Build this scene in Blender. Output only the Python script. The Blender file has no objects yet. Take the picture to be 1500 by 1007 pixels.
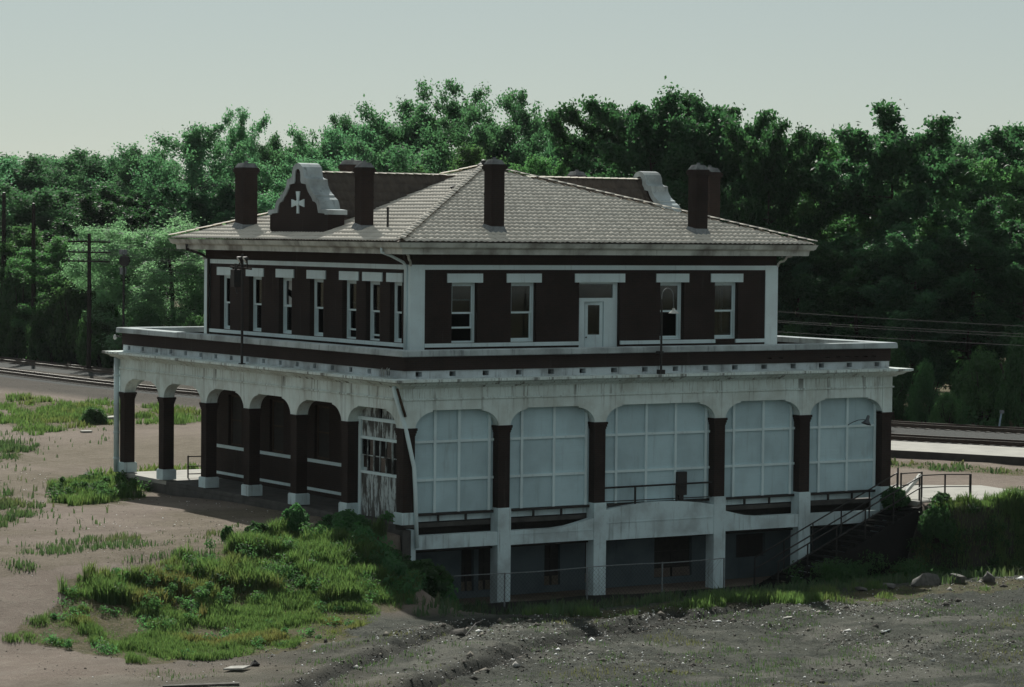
import bpy, math, random
import numpy as np
from mathutils import Matrix, Vector

random.seed(7); np.random.seed(7)
SC = bpy.context.scene
COL = SC.collection

# ---------------------------------------------------------------- camera
def rad(a): return math.radians(a)
_p, _y, _r = rad(-2.295), rad(32.186), rad(.549)
_F = Vector((math.sin(_y)*math.cos(_p), math.cos(_y)*math.cos(_p), math.sin(_p)))
_R = Vector((math.cos(_y), -math.sin(_y), 0)); _U = _R.cross(_F)
_R2 = _R*math.cos(_r)+_U*math.sin(_r); _U2 = _U*math.cos(_r)-_R*math.sin(_r)
cam_d = bpy.data.cameras.new('camera'); cam = bpy.data.objects.new('camera', cam_d); COL.objects.link(cam)
_m = Matrix(((_R2.x, _U2.x, -_F.x), (_R2.y, _U2.y, -_F.y), (_R2.z, _U2.z, -_F.z))).to_4x4()
_m.translation = Vector((-47.931, -83.209, 10.251)); cam.matrix_world = _m
cam_d.sensor_width = 36; cam_d.lens = 4046.6/1500*36; cam_d.clip_start = 1; cam_d.clip_end = 6000
SC.camera = cam

# ---------------------------------------------------------------- light
SUN_DIR = Vector((.465, 1.135, 1.0)).normalized()          # towards the sun
SUN_EL = math.asin(SUN_DIR.z); SUN_AZ = math.atan2(SUN_DIR.x, SUN_DIR.y)
W = bpy.data.worlds.new('World'); SC.world = W; W.use_nodes = True
nt = W.node_tree; nt.nodes.clear()
sky = nt.nodes.new('ShaderNodeTexSky'); sky.sky_type = 'NISHITA'; sky.sun_disc = False
sky.sun_elevation = SUN_EL; sky.sun_rotation = SUN_AZ
sky.air_density = 1.0; sky.dust_density = 0.25; sky.ozone_density = 1.0; sky.altitude = 50
hs = nt.nodes.new('ShaderNodeHueSaturation'); hs.inputs['Saturation'].default_value = .6
tint = nt.nodes.new('ShaderNodeMix'); tint.data_type = 'RGBA'; tint.blend_type = 'MULTIPLY'
tint.inputs['Factor'].default_value = 1.0; tint.inputs[7].default_value = (.87, .95, .97, 1)
veil = nt.nodes.new('ShaderNodeMix'); veil.data_type = 'RGBA'; veil.inputs['Factor'].default_value = .40
veil.inputs[7].default_value = (10.6, 11.8, 10.9, 1)
bg = nt.nodes.new('ShaderNodeBackground'); bg.inputs['Strength'].default_value = .047
wo = nt.nodes.new('ShaderNodeOutputWorld')
nt.links.new(sky.outputs[0], hs.inputs['Color']); nt.links.new(hs.outputs[0], tint.inputs[6])
nt.links.new(tint.outputs[2], veil.inputs[6]); nt.links.new(veil.outputs[2], bg.inputs[0]); nt.links.new(bg.outputs[0], wo.inputs[0])
sd = bpy.data.lights.new('sun', 'SUN'); sd.energy = 5.0; sd.angle = rad(.53); sd.color = (1.0, .98, .89)
so = bpy.data.objects.new('sun', sd); COL.objects.link(so)
so.rotation_euler = SUN_DIR.to_track_quat('Z', 'Y').to_euler(); so.location = (0, 60, 80)
SC.view_settings.view_transform = 'Standard'; SC.view_settings.look = 'None'
SC.view_settings.exposure = .16; SC.view_settings.gamma = 1; SC.view_settings.use_curve_mapping = False
SC.render.engine = 'CYCLES'
SC.cycles.max_bounces = 8; SC.cycles.diffuse_bounces = 6; SC.cycles.glossy_bounces = 2
SC.cycles.transmission_bounces = 4; SC.cycles.transparent_max_bounces = 8; SC.cycles.volume_bounces = 0
SC.cycles.use_denoising = True
SC.cycles.caustics_reflective = False; SC.cycles.caustics_refractive = False

# ---------------------------------------------------------------- object helpers
class MB:
    """collects faces and links them as one mesh object"""
    def __init__(s): s.v = []; s.f = []
    def add(s, vs, fs):
        o = len(s.v); s.v += [tuple(p) for p in vs]; s.f += [tuple(i+o for i in f) for f in fs]
    def quad(s, a, b, c, d): s.add([a, b, c, d], [(0, 1, 2, 3)])
    def box(s, x0, y0, z0, x1, y1, z1, T=None):
        p = [(x0, y0, z0), (x1, y0, z0), (x1, y1, z0), (x0, y1, z0), (x0, y0, z1), (x1, y0, z1), (x1, y1, z1), (x0, y1, z1)]
        if T: p = [T(*q) for q in p]
        s.add(p, [(3, 2, 1, 0), (4, 5, 6, 7), (0, 1, 5, 4), (1, 2, 6, 5), (2, 3, 7, 6), (3, 0, 4, 7)])
    def tube(s, pts, r, n=6, caps=True):
        pts = [Vector(p) for p in pts]; rs = r if isinstance(r, (list, tuple)) else [r]*len(pts)
        o = len(s.v); ref = None
        for i, p in enumerate(pts):
            d = (pts[min(i+1, len(pts)-1)]-pts[max(i-1, 0)]).normalized()
            if ref is None or abs(ref.dot(d)) > .97: ref = Vector((0, 0, 1)) if abs(d.z) < .9 else Vector((1, 0, 0))
            a = d.cross(ref).normalized(); b = d.cross(a).normalized(); ref = a.cross(d)
            for k in range(n):
                t = 2*math.pi*k/n; s.v.append(tuple(p+(a*math.cos(t)+b*math.sin(t))*rs[i]))
        for i in range(len(pts)-1):
            for k in range(n):
                s.f.append((o+i*n+k, o+i*n+(k+1) % n, o+(i+1)*n+(k+1) % n, o+(i+1)*n+k))
        if caps:
            s.f.append(tuple(o+k for k in range(n))); s.f.append(tuple(o+(len(pts)-1)*n+k for k in reversed(range(n))))
    def prism(s, poly, f0, f1):
        n = len(poly); a = [f0(*p) for p in poly]; b = [f1(*p) for p in poly]
        s.add(a+b, [tuple(range(n)), tuple(range(2*n-1, n-1, -1))]+[(i, i+n, (i+1) % n+n, (i+1) % n) for i in range(n)])
    def lathe(s, c, prof, n=12, axis='z'):
        o = len(s.v)
        for r, h in prof:
            for k in range(n):
                t = 2*math.pi*k/n; s.v.append((c[0]+r*math.cos(t), c[1]+r*math.sin(t), c[2]+h))
        for i in range(len(prof)-1):
            for k in range(n): s.f.append((o+i*n+k, o+i*n+(k+1) % n, o+(i+1)*n+(k+1) % n, o+(i+1)*n+k))
    def mesh(s, name, mat):
        me = bpy.data.meshes.new(name); me.from_pydata(s.v, [], s.f); me.update()
        if mat: me.materials.append(mat)
        return me
    def build(s, name, mat, parent=None, smooth=False, label=None):
        me = s.mesh(name, mat)
        bm_fix(me)
        if smooth: me.shade_smooth()
        return link(name, me, parent, label)

def bm_fix(me):
    import bmesh
    b = bmesh.new(); b.from_mesh(me); bmesh.ops.recalc_face_normals(b, faces=b.faces[:]); b.to_mesh(me); b.free()

def link(name, data, parent=None, label=None):
    o = bpy.data.objects.new(name, data); COL.objects.link(o)
    if parent is not None: o.parent = parent
    if label: o['label'] = label
    return o

def thing(name, label, cat, loc=(0, 0, 0), rz=0, group=None):
    o = bpy.data.objects.new(name, None); COL.objects.link(o)
    o.location = loc; o.rotation_euler = (0, 0, rz); o.empty_display_size = .5
    return tag(o, label, cat, group)

def tag(o, label, cat, group=None):
    o['label'] = label; o['category'] = cat
    if group: o['group'] = group
    return o

def kind(o, k, label=None):
    o['kind'] = k
    if label: o['label'] = label
    return o

def np_mesh(name, verts, faces, mat, k):
    """fast mesh from numpy; faces all with k corners"""
    me = bpy.data.meshes.new(name)
    verts = np.asarray(verts, np.float32); faces = np.asarray(faces, np.int32).reshape(-1, k)
    me.vertices.add(len(verts)); me.vertices.foreach_set('co', verts.ravel())
    me.loops.add(faces.size); me.loops.foreach_set('vertex_index', faces.ravel())
    me.polygons.add(len(faces)); me.polygons.foreach_set('loop_start', np.arange(0, faces.size, k, dtype=np.int32))
    me.polygons.foreach_set('loop_total', np.full(len(faces), k, np.int32))
    me.update(calc_edges=True)
    if mat: me.materials.append(mat)
    return me

# ---------------------------------------------------------------- material helpers
class NT:
    def __init__(s, name):
        s.m = bpy.data.materials.new(name); s.m.use_nodes = True; s.t = s.m.node_tree
        s.b = s.t.nodes['Principled BSDF']; s.o = s.t.nodes['Material Output']
        s.tc = s.t.nodes.new('ShaderNodeTexCoord')
    def n(s, k, **kw):
        d = s.t.nodes.new('ShaderNode'+k)
        for a, v in kw.items(): setattr(d, a, v)
        return d
    def l(s, a, b): s.t.links.new(a, b)
    def coord(s, sc=(1, 1, 1), which='Object'):
        mp = s.n('Mapping'); mp.inputs['Scale'].default_value = sc; s.l(s.tc.outputs[which], mp.inputs[0]); return mp.outputs[0]
    def noise(s, scale=1, detail=4, sc=(1, 1, 1), rough=.55, dist=0.0):
        d = s.n('TexNoise'); d.inputs['Scale'].default_value = scale; d.inputs['Detail'].default_value = detail
        d.inputs['Roughness'].default_value = rough; d.inputs['Distortion'].default_value = dist
        s.l(s.coord(sc), d.inputs['Vector']); return d.outputs[0]
    def ramp(s, fac, lo, hi, a=0.0, b=1.0):
        d = s.n('MapRange', interpolation_type='SMOOTHSTEP')
        d.inputs[1].default_value = lo; d.inputs[2].default_value = hi; d.inputs[3].default_value = a; d.inputs[4].default_value = b
        s.l(fac, d.inputs[0]); return d.outputs[0]
    def mix(s, fac, a, b, mode='MIX'):
        d = s.n('Mix', data_type='RGBA', blend_type=mode)
        for i, v in ((0, fac), (6, a), (7, b)):
            if isinstance(v, (int, float)): d.inputs[i].default_value = v
            elif isinstance(v, tuple): d.inputs[i].default_value = (*v, 1) if len(v) == 3 else v
            else: s.l(v, d.inputs[i])
        return d.outputs[2]
    def math(s, op, a, b=0.0):
        d = s.n('Math', operation=op)
        for i, v in ((0, a), (1, b)):
            if isinstance(v, (int, float)): d.inputs[i].default_value = v
            else: s.l(v, d.inputs[i])
        return d.outputs[0]
    def color(s, c):
        if isinstance(c, tuple): s.b.inputs['Base Color'].default_value = (*c, 1)
        else: s.l(c, s.b.inputs['Base Color'])
    def bump(s, h, strength=.4, dist=.02):
        d = s.n('Bump'); d.inputs['Strength'].default_value = strength; d.inputs['Distance'].default_value = dist
        s.l(h, d.inputs['Height']); s.l(d.outputs[0], s.b.inputs['Normal'])
    def fin(s, rough=.8, spec=.3, metal=0):
        s.b.inputs['Roughness'].default_value = rough; s.b.inputs['Specular IOR Level'].default_value = spec
        s.b.inputs['Metallic'].default_value = metal; return s.m

def white_mat(name, base, dirt, amount, rust=.0, streak=.5, top=False, vary=False):
    k = NT(name)
    n1 = k.noise(.9, 6); n2 = k.noise(1.0, 5, (6, 6, .55)); n3 = k.noise(14, 4)
    c = k.mix(k.ramp(n1, .38, .72, 0, amount), base, dirt)
    c = k.mix(k.math('MULTIPLY', k.ramp(n2, .54, .78), streak), c, tuple(v*.45 for v in dirt))
    c = k.mix(k.math('MULTIPLY', k.ramp(n3, .60, .78), .35*amount+.1), c, tuple(v*.6 for v in dirt))
    if top:
        sx = k.n('SeparateXYZ'); k.l(k.tc.outputs['Object'], sx.inputs[0])
        band = k.ramp(sx.outputs[2], 4.05, 4.75, .25, 1)
        run = k.ramp(k.noise(1.0, 4, (2.6, 2.6, .16), .6), .57, .66)
        fine = k.ramp(k.noise(1.0, 5, (15, 15, 1.2), .7), .52, .70)
        c = k.mix(k.math('MULTIPLY', k.math('MULTIPLY', run, band), .75), c, (.075, .065, .055))
        c = k.mix(k.math('MULTIPLY', k.math('MULTIPLY', fine, band), .55), c, (.16, .135, .10))
    if rust:
        r = k.math('MULTIPLY', k.ramp(k.noise(.55, 3, (1.6, 1.6, .35)), .60, .74), k.ramp(k.noise(7, 5, (1, 1, .3)), .42, .65))
        c = k.mix(k.math('MULTIPLY', r, rust), c, (.16, .075, .03))
    if vary:
        oi = k.n('ObjectInfo'); hv = k.n('HueSaturation'); k.l(c, hv.inputs['Color']); k.l(k.ramp(oi.outputs['Random'], 0, 1, .90, 1.06), hv.inputs['Value']); c = hv.outputs[0]
        g = k.ramp(k.noise(1.0, 5, (1.2, 1.2, 22), .7), .50, .68); c = k.mix(k.math('MULTIPLY', g, .22), c, dirt)
    k.color(c); k.bump(n3, .25, .015); return k.fin(.85, .2)

def brick_mat(name, a, b, mortar):
    k = NT(name)
    sx = k.n('SeparateXYZ'); k.l(k.tc.outputs['Object'], sx.inputs[0])
    cb = k.n('CombineXYZ'); k.l(k.math('ADD', sx.outputs[0], sx.outputs[1]), cb.inputs[0]); k.l(sx.outputs[2], cb.inputs[1])
    t = k.n('TexBrick'); k.l(cb.outputs[0], t.inputs['Vector'])
    t.inputs['Scale'].default_value = 1; t.inputs['Brick Width'].default_value = .215; t.inputs['Row Height'].default_value = .075
    t.inputs['Mortar Size'].default_value = .008; t.inputs['Mortar Smooth'].default_value = .2; t.inputs['Bias'].default_value = -.1
    t.inputs[1].default_value = (*a, 1); t.inputs[2].default_value = (*b, 1); t.inputs[3].default_value = (*mortar, 1)
    n1 = k.noise(.8, 5); n2 = k.noise(1.1, 4, (4, 4, .4))
    c = k.mix(k.ramp(n1, .35, .75, 0, .55), t.outputs[0], tuple(v*.45 for v in a))
    c = k.mix(k.ramp(n2, .62, .8, 0, .35), c, (.12, .11, .10))
    k.color(c); k.bump(t.outputs[1], -.4, .01); return k.fin(.9, .15)

def plain(name, c1, c2, scale=6, rough=.8, spec=.3, metal=0, sc=(1, 1, 1), bump=.2):
    k = NT(name); n = k.noise(scale, 5, sc); k.color(k.mix(k.ramp(n, .35, .7), c1, c2))
    if bump: k.bump(n, bump, .01)
    return k.fin(rough, spec, metal)

def leaf_mat(name, c1, c2, c3, trans=.42, rough=.6, spec=.15):
    k = NT(name); g = k.n('NewGeometry'); oi = k.n('ObjectInfo')
    c = k.mix(g.outputs['Random Per Island'], c1, c2)
    c = k.mix(k.ramp(k.noise(.45, 3), .4, .65, 0, .6), c, c3)
    h = k.n('HueSaturation'); k.l(c, h.inputs['Color'])
    k.l(k.ramp(oi.outputs['Random'], 0, 1, .72, 1.25), h.inputs['Value'])
    k.l(k.ramp(oi.outputs['Random'], 0, 1, .485, .515), h.inputs['Hue'])
    k.color(h.outputs[0]); k.fin(rough, spec)
    tr = k.n('BsdfTranslucent'); tcol = k.mix(1.0, h.outputs[0], (1.3, 1.75, 1.1), 'MULTIPLY'); k.l(tcol, tr.inputs[0])
    mx = k.n('MixShader'); mx.inputs[0].default_value = trans
    k.l(k.b.outputs[0], mx.inputs[1]); k.l(tr.outputs[0], mx.inputs[2]); k.l(mx.outputs[0], k.o.inputs[0])
    return k.m

def grass_mat(name, green, yellow, trans=.35):
    k = NT(name); a = k.n('Attribute', attribute_name='tint'); g = k.n('NewGeometry')
    c = k.mix(a.outputs['Fac'], green, yellow)
    c = k.mix(k.math('MULTIPLY', g.outputs['Random Per Island'], .5), c, tuple(v*.5 for v in green))
    k.color(c); k.fin(.6, .25)
    tr = k.n('BsdfTranslucent'); k.l(k.mix(1.0, c, (1.4, 1.6, .8), 'MULTIPLY'), tr.inputs[0])
    mx = k.n('MixShader'); mx.inputs[0].default_value = trans
    k.l(k.b.outputs[0], mx.inputs[1]); k.l(tr.outputs[0], mx.inputs[2]); k.l(mx.outputs[0], k.o.inputs[0])
    return k.m

M = {}
M['white'] = white_mat('weathered_white_stucco', (.62, .62, .58), (.38, .35, .30), .75, .75, .75)
M['entab'] = white_mat('stained_white_stucco', (.70, .80, .79), (.44, .47, .43), .7, .5, .6, True)
M['white_band'] = white_mat('stained_vent_band', (.52, .58, .61), (.22, .235, .24), .95, .3, .9)
M['trim'] = white_mat('pale_painted_trim', (.66, .79, .82), (.52, .60, .62), .5, 0, .3)
M['panel'] = white_mat('painted_plywood', (.48, .63, .68), (.37, .48, .52), .7, .12, .25, False, True)
M['eave'] = white_mat('peeling_eave_paint', (.56, .58, .54), (.20, .19, .17), 1.0, .15, .5)
M['coping'] = white_mat('cast_stone', (.44, .50, .52), (.22, .245, .25), .9, 0, .7)
M['concrete'] = white_mat('painted_concrete', (.58, .70, .73), (.35, .40, .415), .85, .15, .7)
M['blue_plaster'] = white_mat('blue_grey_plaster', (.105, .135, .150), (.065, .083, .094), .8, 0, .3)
M['brick'] = brick_mat('dark_red_brick', (.036, .023, .020), (.027, .019, .018), (.036, .033, .031))
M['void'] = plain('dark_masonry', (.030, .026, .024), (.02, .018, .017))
M['dark_metal'] = plain('dark_iron', (.022, .022, .024), (.035, .028, .024), 9, .6, .4, .3)
M['grey_metal'] = plain('galvanised_metal', (.22, .235, .245), (.14, .15, .16), 9, .6, .4, .2)
M['lamp_metal'] = plain('pale_enamel', (.55, .56, .54), (.42, .42, .40), 9, .5, .4)
M['scrap'] = plain('weathered_scrap', (.34, .33, .30), (.22, .21, .19), 5, .8)
M['shade_floor'] = plain('shade_dark_floor', (.09, .085, .08), (.055, .052, .05), 2, .9)  # porch floor and foundation darkened by colour to match their shade
M['tile'] = None
def tile_material():
    k = NT('clay_roof_tile'); g = k.n('NewGeometry'); n = k.noise(.5, 5)
    c = k.mix(g.outputs['Random Per Island'], (.66, .61, .54), (.56, .515, .455))
    c = k.mix(k.ramp(n, .45, .75, 0, .4), c, (.44, .42, .38))
    k.color(c); return k.fin(.8, .2)
M['tile'] = tile_material()
M['tile_dark'] = plain('tile_underlay', (.13, .095, .075), (.10, .08, .065))
M['tile_gable'] = plain('shaded_clay_tile', (.085, .072, .062), (.06, .05, .045), 3, .75, .2)  # second, darker clay tile: the gables' shade put into the colour
M['deck'] = plain('terrace_felt', (.20, .19, .17), (.13, .12, .11), 2, .9)
M['wood'] = plain('old_brown_timber', (.07, .045, .03), (.045, .03, .022), 6, .8, .2, 0, (1, 1, .15))
M['flaky'] = white_mat('flaking_white_boards', (.36, .38, .37), (.06, .055, .05), 1.0, .1, 1.0)
def flaky_mat():
    k = NT('flaking_white_boards'); n = k.noise(1.0, 6, (5, 5, 1.1), .65); n2 = k.noise(9, 4, (1, 1, .5))
    c = k.mix(k.ramp(n, .44, .56), (.46, .52, .53), (.085, .085, .08)); c = k.mix(k.ramp(n2, .5, .7, 0, .7), c, (.10, .10, .095))
    k.color(c); k.bump(n, .4, .01); return k.fin(.9, .15)
M['flaky'] = flaky_mat()
M['pole'] = plain('creosoted_pole', (.030, .024, .020), (.018, .015, .013), 6, .9, .2, 0, (1, 1, .1))
M['rail'] = plain('rusty_rail_steel', (.085, .055, .04), (.05, .036, .03), 8, .5, .5, .4)
M['rail_top'] = plain('worn_rail_head', (.26, .25, .24), (.19, .18, .17), 8, .4, .5, .8)
M['ballast'] = plain('ballast_stone', (.050, .053, .053), (.022, .023, .023), 9, .95, .2, 0, (1, 1, 1), .6)
M['sleeper'] = plain('weathered_sleeper', (.10, .09, .08), (.045, .04, .036), 3, .9)
M['platform'] = plain('platform_concrete', (.35, .34, .31), (.28, .27, .25), 1.2, .85)
M['platform_side'] = plain('dark_platform_edge', (.07, .065, .06), (.045, .042, .04), 2, .9)  # platform concrete again, its wall's shadow put into the colour
M['stone'] = plain('rubble_stone', (.12, .115, .108), (.06, .057, .055), 5, .9)
M['bark'] = plain('bark', (.055, .045, .037), (.03, .025, .022), 7, .95, .1, 0, (1, 1, .2))
M['leaf_maple'] = leaf_mat('dark_leaf', (.044, .096, .054), (.060, .120, .060), (.036, .082, .050), .55, .55, .22)
M['leaf_soft'] = leaf_mat('mid_leaf', (.076, .138, .066), (.096, .160, .072), (.062, .116, .062), .56)
M['leaf_feather'] = leaf_mat('hazy_spring_leaf', (.082, .160, .106), (.104, .182, .110), (.066, .136, .098), .61)  # paler, bluer leaves; distance haze is put into the colour
M['leaf_willow'] = leaf_mat('willow_leaf', (.165, .24, .17), (.185, .26, .185), (.15, .22, .16), .63)
M['leaf_bush'] = leaf_mat('bush_leaf', (.056, .112, .054), (.074, .136, .060), (.046, .094, .050), .52)
M['stair_shade'] = plain('shade_black_concrete', (.016, .015, .015), (.011, .011, .011), 4, .95, .1)  # stair concrete coloured near black to stand for deep shade
M['cap'] = plain('sooty_mortar_cap', (.20, .21, .215), (.11, .115, .12), 4, .9, .2)
M['grass'] = grass_mat('rank_grass', (.100, .162, .080), (.175, .145, .088), .55)
M['grass_dull'] = grass_mat('dull_grass', (.072, .118, .075), (.15, .135, .10), .45)

def glass_mat():
    k = NT('dusty_window_glass'); fr = k.n('Fresnel'); fr.inputs[0].default_value = 1.5
    tr = k.n('BsdfTransparent'); tr.inputs[0].default_value = (.55, .58, .6, 1)
    gl = k.n('BsdfGlossy'); gl.inputs['Roughness'].default_value = .04
    k.l(k.mix(k.ramp(k.noise(2, 3), .4, .7), (.9, .9, .9), (.6, .65, .7)), gl.inputs[0])
    mx = k.n('MixShader'); k.l(k.math('MULTIPLY', fr.outputs[0], .9), mx.inputs[0])
    k.l(tr.outputs[0], mx.inputs[1]); k.l(gl.outputs[0], mx.inputs[2]); k.l(mx.outputs[0], k.o.inputs[0]); return k.m
M['glass'] = glass_mat()

# ---------------------------------------------------------------- terrain maths
def vnoise(x, y, seed=0):
    x = np.asarray(x, float); y = np.asarray(y, float)
    xi = np.floor(x).astype(np.int64); yi = np.floor(y).astype(np.int64)
    fx = x - xi; fy = y - yi
    fx = fx*fx*(3-2*fx); fy = fy*fy*(3-2*fy)
    def h(a, b):
        n = (a*374761393 + b*668265263 + seed*1442695041) & 0xFFFFFFFF
        n = ((n ^ (n >> 13))*1274126177) & 0xFFFFFFFF
        return ((n ^ (n >> 16)) & 0xFFFF)/65535.0
    return (h(xi, yi)*(1-fx)+h(xi+1, yi)*fx)*(1-fy)+(h(xi, yi+1)*(1-fx)+h(xi+1, yi+1)*fx)*fy

def fbm(x, y, seed=0, octs=4):
    s = 0; a = .5; t = 0
    for i in range(octs):
        s = s+a*vnoise(x*2**i+17.3*i, y*2**i-9.1*i, seed+i); t += a; a *= .5
    return s/t

def sstep(a, b, x):
    t = np.clip((np.asarray(x, float)-a)/(b-a), 0, 1)
    return t*t*(3-2*t)

RUTS = [[(-16.5, -20.6), (-12, -16.7), (-5.4, -11.5), (-.8, -8.9), (3.0, -6.9)],
        [(-15.5, -24), (-10.6, -19.6), (-5.4, -16.1), (-.2, -13.4), (3.4, -11.9), (8, -10.6)],
        [(-14.5, -23), (-9.2, -18.4), (-4.3, -14.9), (.6, -12.3), (4.2, -10.8)]]

def seg_dist(x, y, pts):
    d = np.full(np.shape(x), 1e9)
    for (ax, ay), (bx, by) in zip(pts[:-1], pts[1:]):
        dx, dy = bx-ax, by-ay
        t = np.clip(((x-ax)*dx+(y-ay)*dy)/(dx*dx+dy*dy), 0, 1)
        d = np.minimum(d, np.hypot(x-ax-t*dx, y-ay-t*dy))
    return d

BW, BL = 22.0, 23.93     # footprint of the depot's lower storey

def hz(x, y):
    x = np.asarray(x, float); y = np.asarray(y, float)
    left = -.30-1.62*sstep(.6, -8.6, y)-.18*sstep(8, 20, y)-.25*sstep(-6, -22, x)*sstep(10, -10, y)
    right = -.06+0*x
    p = left*(1-sstep(2, 20, x))+right*sstep(2, 20, x)
    p = np.where(y > 0, p-.0, p)
    # far gravel by the tracks lies a little lower
    p = p-.12*sstep(24, 45, y)
    # sunken yard in front of the basement
    yard = -2.95+1.0*sstep(-2.8, -9.4, y)
    edge = -2.35-.22*np.clip(x-21.8, 0, 12)+.35*(vnoise(x*.7, y*.3, 5)-.5)
    my = sstep(0, -1, (y-edge)/1.25)
    mx = sstep(-2.9, .25, x+.5*(vnoise(x*.5, y*.5, 9)-.5))
    lot = -1.95-.02*np.clip(-9.4-y, 0, 60)
    kx = sstep(20.7, 22.2, x); yd = np.where(y < .05, mx*(1-kx)+my*kx, 0.0)
    base = p*(1-yd)+yd*np.where(y < -9.4, lot, yard)
    # under the building
    ins = (x > .12) & (x < BW-.12) & (y > -.05) & (y < BL-.12)
    base = np.where(ins, np.where(y < 2.15, -3.0, -.8), base)
    n = .22*(fbm(x*.16, y*.16, 1, 3)-.5)+.10*(fbm(x*.8, y*.8, 2, 3)-.5)
    fg = sstep(-7.5, -10, y)
    n = n+fg*(.16*(fbm(x*1.8, y*1.4, 3, 4)-.5)+.09*(vnoise(x*4.6, y*4.0, 4)-.5))*sstep(-16, -6, x)
    n = n+.02*(vnoise(x*3.1, y*3.1, 8)-.5)
    z = base+np.where(ins, 0, n)
    for k, r in enumerate(RUTS):
        d = seg_dist(x, y, r)+.25*(vnoise(x*1.3, y*1.3, 20+k)-.5)
        z = z+fg*(-.20*np.exp(-(d/.30)**2)+.09*np.exp(-((d-.6)/.22)**2)*vnoise(x*2.5, y*2.5, 30+k))
    return z

def hz1(x, y):
    return float(hz(np.array([x]), np.array([y]))[0])

# ---------------------------------------------------------------- ground sheet
def graded(lo, a, b, hi, fine, grow=1.22, step0=None):
    mid = list(np.arange(a, b, fine))
    up = []; s = fine; p = b
    while p < hi: up.append(p); s *= grow; p += s
    dn = []; s = fine; p = a-fine
    while p > lo: dn.append(p); s *= grow; p -= s
    return np.array([lo]+dn[::-1]+mid+up+[hi])

GRASS = {  # outlines of the grown-over patches on the ground, metres
 'mound': [(-16.7, -6.2), (-14.4, -4.0), (-13.2, -2.8), (-11.8, -2.3), (-10.5, -2.8), (-8.8, -1.0), (-5.6, 1.0), (-3.0, 2.2), (-.4, 1.4), (-.2, -1), (-1.2, -3.2), (-2.8, -4.9), (-3.2, -6.7), (-4.7, -6.9), (-8.3, -10.7), (-11.5, -11.7), (-15.3, -11.4), (-15.9, -8.0)],
 'mound_tall': [(-13.9, -3.2), (-11.9, -2.5), (-10.5, -2.9), (-8.2, -1.2), (-5.0, .6), (-2.4, 1.6), (-.5, .8), (-.7, -2.5), (-2.9, -5.6), (-4.4, -6.4), (-7.4, -5.5), (-10.6, -6.3), (-12.6, -5.5)],
 'foot': [(-6.5, 16.8), (-3.4, 22), (-1.0, 26.1), (.6, 28.0), (.6, 24.2), (-.4, 20), (-2.2, 17.0), (-5.4, 15.3)],
 'track': [(14.3, 73.5), (18.0, 78.0), (17.2, 69.8), (20.2, 69.7), (21.9, 61.8), (16.9, 51.5), (13.5, 54.5), (11.5, 52.8), (8.5, 51.2), (6.7, 50.6), (9.7, 61.8)],
 'edge1': [(3.9, 47.1), (4.9, 45.6), (1.1, 37.6), (-.2, 36.7), (-4, 40)],
 'edge2': [(-4.3, 26.6), (-5.0, 22.5), (-7.8, 13.5), (-11.2, 8.0), (-13.5, 5.0), (-16, 12)],
 'sparse': [(-13.5, 3.5), (-10.8, 3.4), (-5.8, 4.9), (-4.0, 4.2), (-4.6, 1.2), (-8.0, -.8), (-12.8, -1.2), (-15.4, -1.5)],
 'lotstrip': [(-1.6, -9.2), (1.2, -9.0), (4, -9.0), (9, -9.0), (14, -9.2), (20, -9.6), (21, -11.3), (17, -11.7), (11.3, -11.3), (6.4, -11.0), (3.4, -10.5), (1.3, -9.9)],
 'platfoot': [(24.5, 36.5), (28.5, 27), (32.6, 17.3), (36.6, 8), (42, -5), (39.5, -6), (33.9, 7.4), (30.2, 16.2), (26.5, 25), (23, 34)],
 'porch': [(-.5, 24.4), (3.0, 25.4), (8, 25.6), (8, 27.4), (3, 28.4), (0.5, 28)],
}
def in_poly(x, y, poly):
    r = np.zeros(np.shape(x), bool); n = len(poly)
    for i in range(n):
        (x1, y1), (x2, y2) = poly[i], poly[(i+1) % n]
        if y1 == y2: continue
        c = ((y1 > y) != (y2 > y)) & (x < (x2-x1)*(y-y1)/(y2-y1)+x1)
        r ^= c
    return r
def soft_poly(x, y, poly, jig=1.2, seed=0):
    return in_poly(x+jig*(fbm(x*.6, y*.6, 40+seed, 3)-.5)*2, y+jig*(fbm(x*.6, y*.6, 60+seed, 3)-.5)*2, poly)

gx = graded(-2500, -24, 30, 2500, .15); gy = graded(-400, -27, 6, 4000, .15)
GX, GY = np.meshgrid(gx, gy); Z = hz(GX, GY)
far = np.hypot(GX-20, GY-40)
Z = Z+np.where(far > 180, -.3, 0)
nx, ny = len(gx), len(gy)
idx = np.arange(nx*ny).reshape(ny, nx)
quads = np.stack([idx[:-1, :-1], idx[:-1, 1:], idx[1:, 1:], idx[1:, :-1]], -1).reshape(-1, 4)
V = np.stack([GX, GY, Z], -1).reshape(-1, 3)

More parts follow.
